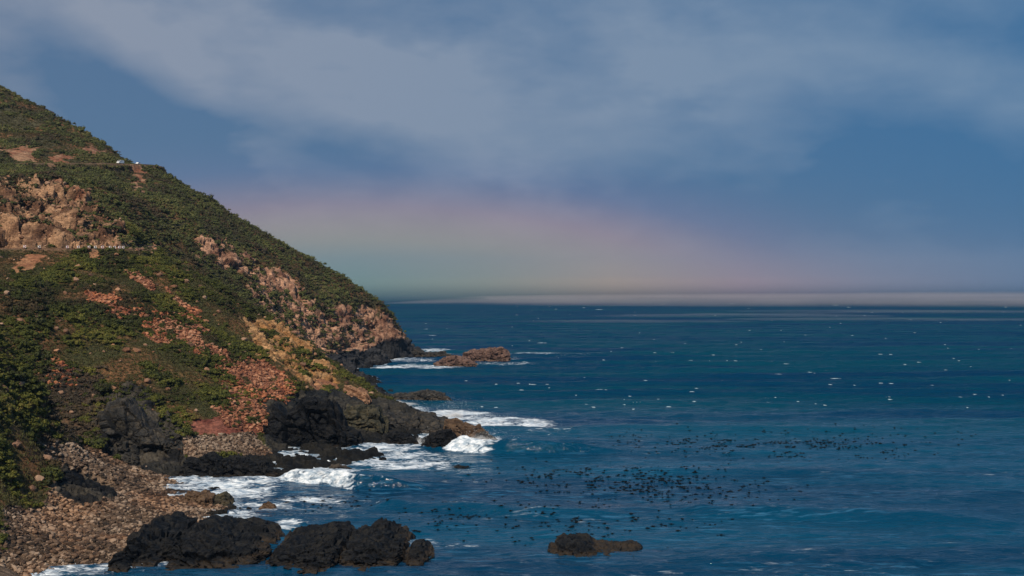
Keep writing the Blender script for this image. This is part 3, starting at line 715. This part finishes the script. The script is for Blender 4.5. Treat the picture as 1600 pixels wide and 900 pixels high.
def single_objs(name, protos, pts, s, rz, label, cat, group):
    r = random.Random(len(pts))
    order = np.argsort(-s/pts[:, 1])
    for k in order:
        p, q, a = pts[k], s[k], rz[k]
        bx, by = bearing(*p); where = min(LAND, key=lambda l: (l[0]-bx)**2+((l[1]-by)*1.3)**2)[2]
        o = bpy.data.objects.new(name, r.choice(protos)); COL.objects.link(o)
        o.location = p; o.scale = (q, q, q); o.rotation_euler = (0, 0, a)
        n = seen_label.get((label, where), 0); seen_label[label, where] = n+1
        rank = ('largest ', 'second largest ', 'third largest ', '')[min(n, 3)] if n < 3 else 'smaller '
        tag(o, rank+label+' '+where, cat, group+' '+where)
# near slope shrubs: the largest in view single, the rest cover
p, s, a = place(vn, .5, 1.5, 21); s *= 1+.7*sstep(.0, .35, clump[vn])
vis = (800+FPX*p[:, 0]/p[:, 1] > 25)
big = singles(vn, 240, s*vis)
q_ = 800+FPX*p[:, 0]/p[:, 1]
bank_ = (q_ < 90) & (p[:, 1] < 400)
for sel, lab, grp in [(big & bank_, 'dense green shrub', 'shrubs on the bank by the beach'), (big & ~bank_, 'low green shrub', 'shrubs on the near slope')]:
    single_objs('shrub', SHRUB['near'], p[sel], s[sel]*1.15, a[sel], lab, 'shrub', grp)
instancer('near_slope_scrub', p[~big], s[~big], a[~big], SHRUB['near'])
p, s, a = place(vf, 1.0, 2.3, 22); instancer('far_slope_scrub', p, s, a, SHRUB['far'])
p, s, a = place(vd, .8, 1.5, 23); big = singles(vd, 60, s)
single_objs('dry_bush', SHRUB['dry'], p[big], s[big]*1.1, a[big], 'brown dry bush', 'bush', 'dry bushes above the beach')
instancer('dry_thicket', p[~big], s[~big], a[~big], SHRUB['dry'])
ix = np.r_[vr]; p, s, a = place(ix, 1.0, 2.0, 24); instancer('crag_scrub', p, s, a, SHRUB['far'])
p, s, a = place(vs, .7, 1.4, 25); instancer('scree_scrub', p, s, a, SHRUB['near'])
vt = scatter(vegmask & ~onroad & (clump > .05) & (GZ > 9), 9.5, 12, 300, 1080)
p, s, a = place(vt, 1.5, 2.7, 31); nb = p[:, 1] < 600
instancer('tall_near_scrub', p[nb], s[nb]*.85, a[nb], [shrub_mesh('shrub', 91, M['shrub_near'], 420, .85, .42), shrub_mesh('shrub', 92, M['shrub_near'], 420, 1.1, .35)])
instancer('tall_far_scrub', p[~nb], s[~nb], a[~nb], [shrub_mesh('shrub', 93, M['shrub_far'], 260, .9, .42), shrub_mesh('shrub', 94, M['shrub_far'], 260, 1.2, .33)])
def tuft_mesh(seed):
    r = np.random.default_rng(seed); V, F = [], []
    for k in range(34):
        a = r.uniform(0, 6.28); l = r.uniform(.3, .8); o = r.normal(size=2)*.35; w = r.uniform(.03, .07); d = np.array([math.cos(a), math.sin(a)])*l*r.uniform(.3, 1.0); t = np.array([-math.sin(a), math.cos(a)])*w
        i = len(V); V += [(*(o-t), 0), (*(o+t), 0), (*(o+d*.5+t*.7), l*.6), (*(o+d*.5-t*.7), l*.6), (*(o+d), l*.75)]; F += [(i, i+1, i+2, i+3), (i+3, i+2, i+4)]
    me = bpy.data.meshes.new('grass'); me.from_pydata(V, [], F); me.materials.append(M['straw']); me.update(); return me
M['straw'] = shrub_mat('dry_grass', [(.25, (.055, .040, .020)), (.45, (.085, .068, .028)), (.6, (.060, .066, .018)), (.8, (.13, .10, .045)), (.95, (.07, .075, .022))])
vg = scatter(vegmask & ~onroad & (clump < .02) & (GZ > 4), 1.3, 8, 250, 620)
p, s, a = place(vg, .5, 1.3, 28); instancer('dry_grass', p, s, a, [tuft_mesh(i) for i in range(3)])
vg = scatter(vegmask & ~onroad & (clump < .05) & (GZ > 10), 2.2, 9, 600, 1080)
p, s, a = place(vg, .8, 1.8, 29); instancer('far_dry_grass', p, s, a, [tuft_mesh(i) for i in range(3)])
# stones
def stones(name, mask, spacing, lo, hi, key, seed, nbig, label, group, dmin=240, dmax=1080, power=2.5):
    ix = scatter(mask, spacing, seed, dmin, dmax); r = np.random.default_rng(seed+1)
    s = lo+(hi-lo)*r.random(len(ix))**power
    p = np.c_[GX[ix], GY[ix], GZ[ix]+s*.12]; a = r.uniform(0, 6.28, len(ix)); px = 800+FPX*p[:, 0]/p[:, 1]
    b = singles(ix, nbig, s*((px > 25) & (px < 800)))
    if nbig: single_objs('boulder', STONE[key], p[b], s[b], a[b], label, 'boulder', group)
    instancer(name, p[~b], s[~b], a[~b], STONE[key], tilt=r.uniform(-.5, .5, (int((~b).sum()), 2)))
stones('beach_stones', beach & (GZ > .2) & (qy > 600), .5, .22, 1.6, 'cobble', 31, 150, 'beach stone', 'boulders on the pebble beach', power=4)
stones('cobble_bank', cobb, .65, .4, 1.6, 'cobble', 33, 60, 'pale cobble', 'cobbles on the bank')
stones('red_scree', scree, .85, .3, 2.0, 'scree', 35, 70, 'reddish broken block', 'blocks in the red scree', power=3)
stones('crag_stones', (rock_far | cut | knob) & (clump > -.1) & (GZ > 12), 4.5, .7, 2.4, 'cliffstone', 37, 0, '', '', 515, 1000)
stones('slope_stones', vegmask & near & (GZ > 8), 11, .8, 3.2, 'cliffstone', 39, 40, 'pale stone in scrub', 'stones in the scrub', 300, 580)

# ------------------------------------------------------------------ roads, parapets, signs, vehicles
M['asphalt'] = plain('asphalt', (.055, .052, .05), .9, .2)
M['white'] = plain('white_paint', (.80, .80, .78), .5, .4, .04)
M['signred'] = plain('red_sign_print', (.35, .05, .05), .5)
M['signblack'] = plain('black_sign_print', (.02, .02, .02), .5)
M['steel'] = plain('galvanised_post', (.35, .35, .36), .5)
M['glass'] = plain('dark_window_glass', (.02, .025, .03), .08, .6)
M['tyre'] = plain('tyre_rubber', (.02, .02, .02), .9)
M['carwhite'] = plain('white_car_paint', (.82, .82, .80), .3, .5, .02)
M['masonry'] = rock_mat('road_masonry', (.14, .07, .04), (.28, .15, .09), (.36, .25, .17), scale=1.2)
def side(path):
    t = np.gradient(path[:, :2], axis=0); t /= np.linalg.norm(t, axis=1, keepdims=True); return np.c_[t[:, 1], -t[:, 0]]   # points to the sea side
def box(bm, c, s, rz=0.0, m=None):
    g = bmesh.ops.create_cube(bm, size=1)
    Mx = Matrix.Translation(c) @ Matrix.Rotation(rz, 4, 'Z') @ Matrix.Diagonal((*s, 1))
    for v in g['verts']: v.co = Mx @ v.co
    return g
def bobj(name, bm, mat, parent=None):
    me = bpy.data.meshes.new(name); bm.to_mesh(me); bm.free(); me.materials.append(M[mat]); return obj(name, me, parent)
for path, nm in ((ROAD1, 'lower_road'), (ROAD2, 'upper_road')):
    n = side(path); z = path[:, 2]+.06
    V = np.concatenate([np.c_[path[:, :2]+n*2.7, z], np.c_[path[:, :2]-n*2.7, z]]); k = len(path)
    F = np.array([(i, i+1, k+i+1, k+i) for i in range(k-1)])
    tag(obj(nm, mesh_np(nm, V, F, M['asphalt'])), kind='structure')
def parapet(path, i0, i1, h, label):
    root = bpy.data.objects.new('parapet_wall', None); COL.objects.link(root); root.location = path[i0]
    tag(root, label, 'wall')
    n = side(path); base = None
    bm = bmesh.new(); box(bm, (0, 0, 0), (1, .42, h)); bmesh.ops.bevel(bm, geom=bm.edges[:], offset=.05, segments=1)
    me = bpy.data.meshes.new('block'); bm.to_mesh(me); bm.free(); me.materials.append(M['masonry'])
    for i in range(i0, i1):
        a = path[i].copy(); b = path[i+1]; a[:2] += n[i]*3.1; bb = b.copy(); bb[:2] += n[i+1]*3.1
        L = np.linalg.norm(bb-a); o = obj('block', me, root)
        o.location = Vector((a+bb)/2)-root.location+Vector((0, 0, h/2-.1+rnd.uniform(-.03, .03))); o.scale = (L*.97, rnd.uniform(.92, 1.05), 1)
        o.rotation_euler = (0, 0, math.atan2(bb[1]-a[1], bb[0]-a[0]))
    return root
px1 = 800+FPX*ROAD1[:, 0]/ROAD1[:, 1]; px2 = 800+FPX*ROAD2[:, 0]/ROAD2[:, 1]
i0, i1 = int(np.argmax(px1 > -60)), int(np.argmax(px1 > 196))
parapet(ROAD1, i0, i1, .55, 'low brown stone wall along the outer edge of the lower road')
j0, j1 = int(np.argmax(px2 > 202)), int(np.argmax(px2 > 240))
parapet(ROAD2, j0, j1, .55, 'low brown stone wall where the upper road rounds the spur')
# retaining wall below the lower road at the left
def retaining():
    root = bpy.data.objects.new('retaining_wall', None); COL.objects.link(root)
    a = int(np.argmax(px1 > 18)); b = int(np.argmax(px1 > 56)); n = side(ROAD1)
    root.location = ROAD1[a]; tag(root, 'reddish stone retaining wall holding up the lower road at the left', 'wall')
    bm = bmesh.new(); box(bm, (0, 0, 0), (1, .8, 1)); bmesh.ops.bevel(bm, geom=bm.edges[:], offset=.06, segments=1)
    me = bpy.data.meshes.new('stone'); bm.to_mesh(me); bm.free(); me.materials.append(M['masonry'])
    seg = dense(ROAD1[a:b+1], 1.3)
    nn = side(seg)
    for r in range(8):
        for i in range(len(seg)-1):
            p = (seg[i]*(1-.5*(r % 2))+seg[i+1]*.5*(r % 2)).copy(); p[:2] += nn[i]*(4.3+.22*r)
            o = obj('stone', me, root); o.location = Vector(p)-root.location+Vector((0, 0, -1.1-.78*r)); o.scale = (1.22, 1, .74)
            o.rotation_euler = (0, 0, math.atan2(nn[i][0], -nn[i][1])+rnd.uniform(-.03, .03))
retaining()
# chevron boards: white board on a post, arrow printed on it
def chevron_sign():
    root = bpy.data.objects.new('chevron_sign', None); COL.objects.link(root)
    bm = bmesh.new(); box(bm, (0, 0, 1.0), (1.15, .05, 1.15)); bmesh.ops.bevel(bm, geom=bm.edges[:], offset=.02, segments=1); bobj('board', bm, 'white', root)
    for x in (-.35, .35):
        bm = bmesh.new(); bmesh.ops.create_cone(bm, cap_ends=True, segments=8, radius1=.05, radius2=.05, depth=1.5, matrix=Matrix.Translation((x, .065, .75))); bobj('post', bm, 'steel', root)
    bm = bmesh.new()
    for s in (-1, 1):
        vs_ = [bm.verts.new((x, -.032, 1.0+s*z)) for x, z in ((-.48, .54), (.06, .54), (.54, 0), (.0, 0))]
        bm.faces.new(vs_ if s > 0 else vs_[::-1])
    bmesh.ops.solidify(bm, geom=bm.faces[:], thickness=.006); bobj('chevron', bm, 'signred', root)
    return root
proto = chevron_sign(); nsd = side(ROAD1)
SIGNS = [(36, 'leftmost chevron board by the lower road'), (58, 'second chevron board from the left by the lower road'), (101, 'third chevron board from the left, alone between bushes'), (118, 'fourth chevron board from the left by the lower road'),
         (134, 'fifth chevron board from the left, first of the close row'), (143, 'sixth chevron board from the left in the close row'), (153, 'middle chevron board of the close row'), (164, 'fourth chevron board from the right end of the row'),
         (171, 'third chevron board from the right end of the row'), (177, 'second chevron board from the right end of the row'), (183, 'rightmost chevron board at the end of the row')]
for k, (px, lab) in enumerate(SIGNS):
    i = int(np.argmax(px1 > px)); f = (px-px1[i-1])/(px1[i]-px1[i-1]); c = ROAD1[i-1]*(1-f)+ROAD1[i]*f
    if k == 0: o = proto
    else:
        o = proto.copy(); COL.objects.link(o)
        for ch in proto.children:
            cc = ch.copy(); COL.objects.link(cc); cc.parent = o
    o.location = (c[0]+nsd[i][0]*3.75, c[1]+nsd[i][1]*3.75, c[2]+.25); o.rotation_euler = (0, 0, math.atan2(-c[0], c[1])*-1+0.0)
    o.rotation_euler = (0, 0, -math.atan2(c[0], c[1])+rnd.uniform(-.25, .25)); o.scale = (.82, .82, .82)
    tag(o, 'white and red '+lab, 'road sign', 'chevron boards along the lower road')
def car(label, loc, rz, van):
    root = bpy.data.objects.new('parked_car' if not van else 'white_van', None); COL.objects.link(root); root.location = loc; root.rotation_euler = (0, 0, rz)
    tag(root, label, 'van' if van else 'car', 'vehicles on the upper road')
    L, Wd, H = (5.2, 1.95, 2.25) if van else (4.4, 1.75, 1.45)
    prof = [(-L/2, .35), (-L/2, H*.95), (-L/2+.15, H), (L/2-1.5, H), (L/2-.75, H*.58), (L/2-.05, H*.48), (L/2, .35)] if van else [(-L/2, .3), (-L/2, .85), (-L/2+.35, .95), (-L/2+.9, H), (L/2-1.9, H), (L/2-1.1, .95), (L/2-.1, .8), (L/2, .3)]
    bm = bmesh.new(); f = bm.faces.new([bm.verts.new((x, -Wd/2, z)) for x, z in prof])
    e = bmesh.ops.extrude_face_region(bm, geom=[f]); bmesh.ops.translate(bm, vec=(0, Wd, 0), verts=[v for v in e['geom'] if isinstance(v, bmesh.types.BMVert)])
    bmesh.ops.recalc_face_normals(bm, faces=bm.faces[:]); bmesh.ops.bevel(bm, geom=bm.edges[:], offset=.06, segments=2); bobj('body', bm, 'carwhite', root)
    for sgn in (-1, 1):
        for x0, x1 in ([(L/2-2.1, L/2-1.35)] if van else [(-L/2+.95, -.15), (-.05, L/2-1.85)]):
            bm = bmesh.new(); box(bm, ((x0+x1)/2, sgn*(Wd/2+.004), H*.78), (x1-x0, .03, H*.25)); bobj('side_window', bm, 'glass', root)
        for x in (-L/2+.9, L/2-.95):
            bm = bmesh.new(); bmesh.ops.create_cone(bm, cap_ends=True, segments=16, radius1=.34, radius2=.34, depth=.22, matrix=Matrix.Translation((x, sgn*(Wd/2-.08), .34)) @ Matrix.Rotation(R(90), 4, 'X')); bobj('wheel', bm, 'tyre', root)
    bm = bmesh.new(); xa, za, xb, zb_ = (L/2-1.5, H, L/2-.75, H*.58) if van else (L/2-1.9, H, L/2-1.1, .95)
    g = box(bm, ((xa+xb)/2+.02, 0, (za+zb_)/2+.02), (math.hypot(xb-xa, za-zb_)*.8, Wd*.84, .03)); bmesh.ops.rotate(bm, verts=bm.verts[:], cent=((xa+xb)/2, 0, (za+zb_)/2), matrix=Matrix.Rotation(math.atan2(za-zb_, xb-xa), 3, 'Y')); bobj('windscreen', bm, 'glass', root)
    return root
def on_road2(px):
    i = int(np.argmax(px2 > px)); t = ROAD2[i]-ROAD2[i-1]; return ROAD2[i], math.atan2(t[1], t[0]), side(ROAD2)[i]
c, rz, n = on_road2(181); car('white van on the upper road beside the skyline slope', (c[0]+n[0]*1.4, c[1]+n[1]*1.4, c[2]+.07), rz+math.pi, True)
c, rz, n = on_road2(213); car('white car on the upper road against the sky', (c[0]+n[0]*1.2, c[1]+n[1]*1.2, c[2]+.07), rz, False)

# ------------------------------------------------------------------ kelp, whitecaps, spray
M['kelp'] = rock_mat('kelp_blades', (.003, .003, .002), (.006, .006, .004), (.012, .010, .006), .6, .1, scale=1.5)
def kelp_mesh(seed):
    r = np.random.default_rng(seed); V, F = [], []
    bm = bmesh.new(); bmesh.ops.create_uvsphere(bm, u_segments=8, v_segments=5, radius=.3, matrix=Matrix.Translation((0, 0, .05)) @ Matrix.Diagonal((1.2, 1, .55, 1)))
    for k in range(5):
        a = r.uniform(0, 6.28); L = r.uniform(.5, 1.0); w = r.uniform(.14, .26); pv = []
        for j in range(5):
            t = j/4; c = Vector((math.cos(a)*L*t, math.sin(a)*L*t, .08+.10*math.sin(t*2.6)*r.uniform(.5, 1.2)-.1*t)); s = Vector((-math.sin(a), math.cos(a), 0))*w*(1-t*.8)
            pv.append((bm.verts.new(c-s), bm.verts.new(c+s)))
        for (p0, p1), (q0, q1) in zip(pv[:-1], pv[1:]): bm.faces.new((p0, p1, q1, q0))
    me = bpy.data.meshes.new('kelp'); bm.to_mesh(me); bm.free(); me.materials.append(M['kelp']); return me
KELP = [kelp_mesh(i) for i in range(4)]
def bed(n, px0, px1, py0, py1, seed, slope=0.0, gauss=True):
    r = np.random.default_rng(seed); o = []
    while len(o) < n:
        t = r.normal(.5, .24)
        if not -.1 < t < 1.1: continue
        px = px0+(px1-px0)*t; py = (py0+py1)/2+slope*(px-(px0+px1)/2)+r.normal()*(py1-py0)/4
        if vnoise(np.array([[px/22, py/5, seed]]), 400)[0] < -.15: continue
        if py > 860: continue
        d = sea_at(py); o.append(((px-800)/FPX*d, d))
    return o
BEDS = [(150, 760, 1190, 735, 775, 1, .045, 'dark kelp head in the kelp bed behind the lone black rock', 'kelp in the middle bed'), (60, 600, 790, 790, 835, 2, .05, 'dark kelp head in the patch right of the foreground rocks', 'kelp in the nearest patch'),
        (40, 430, 620, 765, 805, 3, .05, 'dark kelp head in the cove behind the foreground rocks', 'kelp in the cove'), (45, 760, 1040, 800, 850, 4, .0, 'stray dark kelp head near the lone black rock', 'scattered near kelp')]
for n, a0, a1, b0, b1, sd, slp, lab, grp in BEDS:
    for x, y in bed(n, a0, a1, b0, b1, sd, slp):
        o = bpy.data.objects.new('kelp', rnd.choice(KELP)); COL.objects.link(o)
        q = rnd.uniform(.5, 1.2)*(1.0 if y > 330 else .8); o.location = (x, y, sea_z(x, y)+.02); o.rotation_euler = (0, 0, rnd.uniform(0, 6.28)); o.scale = (q*1.3, q, q)
        bx = 800+FPX*x/y; third = ('left end', 'middle', 'right end')[min(2, int(3*max(0, min(.999, (bx-a0)/(a1-a0)))))]
        tag(o, lab+', '+third, 'kelp', grp+', '+third)
pts = [(x, y, sea_z(x, y)+.04) for x, y in bed(520, 940, 1420, 682, 714, 5, .025)+bed(330, 740, 1230, 730, 780, 6, .045)+bed(90, 1100, 1560, 664, 694, 8, .02)+bed(120, 640, 1250, 770, 840, 9, .0)]
instancer('far_kelp_bed', pts, rng.uniform(.5, 1.2, len(pts)), rng.uniform(0, 6.28, len(pts)), KELP)
M['foam'] = plain('sea_foam', (.80, .83, .85), .8, .2, .03)
M['cap'] = plain('thin_foam', (.50, .58, .62), .8, .2, .2)
def whitecaps():
    V, F = [], []; r = np.random.default_rng(77)
    for k in range(420):
        py = 440+ (640-440)*r.random()**2.3; px = r.uniform(600, 1660); d = sea_at(py)
        if px < 720 and py > 530: continue
        x = (px-800)/FPX*d; L = r.uniform(.35, 1.9)*(d/1100)**.6*(2.6 if r.random() < .12 else 1); nseg = 9; z0 = sea_z(x, d); base = len(V)
        bow = r.uniform(-.5, .5)
        for i in range(nseg):
            t = i/(nseg-1)*2-1; hh = (1-t*t)*r.uniform(.2, 1.0)*(.08+.17*d/1100); w = (1-t*t)*r.uniform(.5, 1.3)*1.6
            yy = d+bow*t*t*3+r.normal()*.25
            V += [(x+t*L, yy-w*.4, z0-.05), (x+t*L, yy, z0+hh), (x+t*L, yy+w, z0+hh*.3)]
        for i in range(nseg-1):
            a = base+3*i; F += [(a, a+3, a+4, a+1), (a+1, a+4, a+5, a+2)]
    o = obj('whitecaps', mesh_np('whitecaps', V, F, M['cap'], True)); tag(o, kind='stuff')
whitecaps()
def spray(px, py, d, sx, sy, sz_, n, seed):
    r = np.random.default_rng(seed); c = np.array(at(px, py, d)); V, F = [], []
    P = r.normal(size=(n, 3))*np.array([sx, sy, sz_]); P[:, 2] = np.abs(P[:, 2])*1.0
    for p in P:
        s = r.uniform(.02, .06); i = len(V); q = c+p+np.array([p[2]*.35, 0, 0]); q[2] = max(q[2], .2)
        for _ in range(4): V.append(q+r.normal(size=3)*s)
        F += [(i, i+1, i+2), (i, i+2, i+3), (i, i+3, i+1), (i+1, i+3, i+2)]
    return V, F
V, F = [], []
PUFFS = [(700, 650, 532, 4.5, 2, 3.0), (752, 694, 452, 4.5, 2, 2.6), (655, 698, 452, .8, 1, 2.4), (628, 640, 580, 5, 3, 2.0), (760, 656, 520, 9, 3, 1.2), (480, 752, 385, 8, 1.5, .9), (803, 562, 890, 2, 1, 1.0)]
for k, a in enumerate(PUFFS):
    v, f = spray(*a, int(260*a[3]**.6*a[5]), k+1); b = len(V); V += v; F += [tuple(i+b for i in t) for t in f]
tag(obj('sea_spray', mesh_np('sea_spray', np.array(V), np.array(F), M['foam'])), kind='stuff')
# ------------------------------------------------------------------ air: haze over everything, rain mist lying on the far sea
def vol_mat(name, col, dens, ramp=None):
    m = bpy.data.materials.new(name); m.use_nodes = True; t = NT(m.node_tree); t.n.clear()
    v = t.node('ShaderNodeVolumePrincipled'); t.put(v.inputs['Color'], col); v.inputs['Density'].default_value = dens
    if ramp:
        p = t.node('ShaderNodeNewGeometry').outputs['Position']
        s = t.node('ShaderNodeSeparateXYZ'); t.put(s.inputs[0], p)
        f = t.rng(t.math('DIVIDE', s.outputs[0], s.outputs[1]), -.12, .40, 0, 1, 'LINEAR'); t.put(v.inputs['Color'], t.ramp(f, ramp))
    o = t.node('ShaderNodeOutputMaterial'); t.l.new(v.outputs[0], o.inputs['Volume']); return m
def air_box(name, x0, x1, y0, y1, z0, z1, mat):
    bm = bmesh.new(); g = box(bm, ((x0+x1)/2, (y0+y1)/2, (z0+z1)/2), (x1-x0, y1-y0, z1-z0))
    me = bpy.data.meshes.new(name); bm.to_mesh(me); bm.free(); me.materials.append(mat); return tag(obj(name, me), kind='stuff')
air_box('haze', -26000, 26000, -300, 25000, -60, 360, vol_mat('haze_air', (.36, .54, .80), 3e-5))

def air_puff(name, c, r3, mat, seed, turn=0.0, lump=.35, boxy=0):
    """a soft body of mist: lumpy flattened ball, thin at its edges"""
    bm = bmesh.new(); bmesh.ops.create_icosphere(bm, subdivisions=3, radius=1)
    P = np.array([v.co[:] for v in bm.verts]); k = 1+lump*fbm(P*1.6+seed*9, 3, seed)
    if boxy: P = np.sign(P)*np.abs(P)**boxy
    for v, q in zip(bm.verts, P*k[:, None]*np.array(r3)): v.co = q
    me = bpy.data.meshes.new(name); bm.to_mesh(me); bm.free(); me.materials.append(mat)
    o = obj(name, me, None, c); o.rotation_euler = (0, 0, turn); return tag(o, kind='stuff')
mist = vol_mat('spray_mist', (.98, .98, .99), .13)
def soften(m, peak):
    t = NT(m.node_tree); v = next(n for n in t.n if n.type == 'PRINCIPLED_VOLUME'); v.inputs['Anisotropy'].default_value = -.35
    g = t.node('ShaderNodeTexCoord').outputs['Generated']; r = t.vec('LENGTH', t.vec('SUBTRACT', g, (.5, .5, .35)))
    d = t.math('MULTIPLY', t.rng(r, .08, .44, 1, 0), t.rng(t.noise(g, 3.5, 4, .6), .36, .62))
    t.put(v.inputs['Density'], t.math('MULTIPLY', d, peak))
soften(mist, 1.1)
for k, (px, py, d, sx, sy, sz_) in enumerate(PUFFS[:4]):
    c = at(px, py, d)
    for j in range(3):
        q = random.Random(k*7+j); f = q.uniform(.7, 1.2)
        air_puff('spray_mist', (c[0]+q.uniform(-.8, .8)*sx, c[1]+q.uniform(-.5, .5)*sy, max(.3, c[2]*.5)+q.uniform(0, .6)*sz_), (sx*f*1.3, sy*f*1.6, sz_*f*1.3), mist, k*3+j)
BANK = [(0, (.44, .66, .62)), (.18, (.60, .68, .60)), (.38, (.86, .72, .62)), (.58, (.74, .60, .70)), (.78, (.50, .55, .74)), (1, (.32, .48, .74))]  # rainbow light painted into the mist colour, from green through pink to blue
air_puff('sea_mist', (3600, 12300, -4), (9500, 9900, 30), vol_mat('far_sea_mist', (.6, .6, .6), .00062, BANK), 3, 0, 0.0, .5)
def thin_out(m, dens, scale_height, wisp=0.0):
    """air that thins with height, and in drifting wisps"""
    t = NT(m.node_tree); v = next(n for n in t.n if n.type == 'PRINCIPLED_VOLUME')
    p = t.node('ShaderNodeNewGeometry').outputs['Position']; q = t.node('ShaderNodeSeparateXYZ'); t.put(q.inputs[0], p)
    d = t.math('MULTIPLY', t.math('POWER', 2.71828, t.math('MULTIPLY', q.outputs[2], -1/scale_height)), dens)
    if wisp: d = t.math('MULTIPLY', d, t.rng(t.noise(t.vec('MULTIPLY', p, (1, 1.6, 6)), .0022, 5, .62), .30, .70, 1-wisp, 1+wisp))
    t.put(v.inputs['Density'], d)
rain = vol_mat('rain_mist', (.6, .6, .6), .0001, BANK); thin_out(rain, .00016, 150)
air_puff('rain_mist', (1500, 13500, -10), (12000, 10500, 1500), rain, 4, 0, .05, .6)
front = vol_mat('mist_front', (.78, .70, .71), .0011); thin_out(front, .0017, 14, .75)
air_puff('sea_mist', (1800, 2900, -1), (1900, 640, 17), front, 5, 0, .3, .7)
streak = vol_mat('mist_streak', (.74, .72, .74), .0026)
for k, (x, y, rx, ry) in enumerate([(150, 1600, 170, 40), (480, 1660, 230, 45), (330, 1830, 200, 60), (850, 1640, 260, 45), (620, 2000, 300, 70)]):
    air_puff('sea_mist', (x, y, -.5), (rx, ry, 3.4), streak, 17+k, -.04, .7)
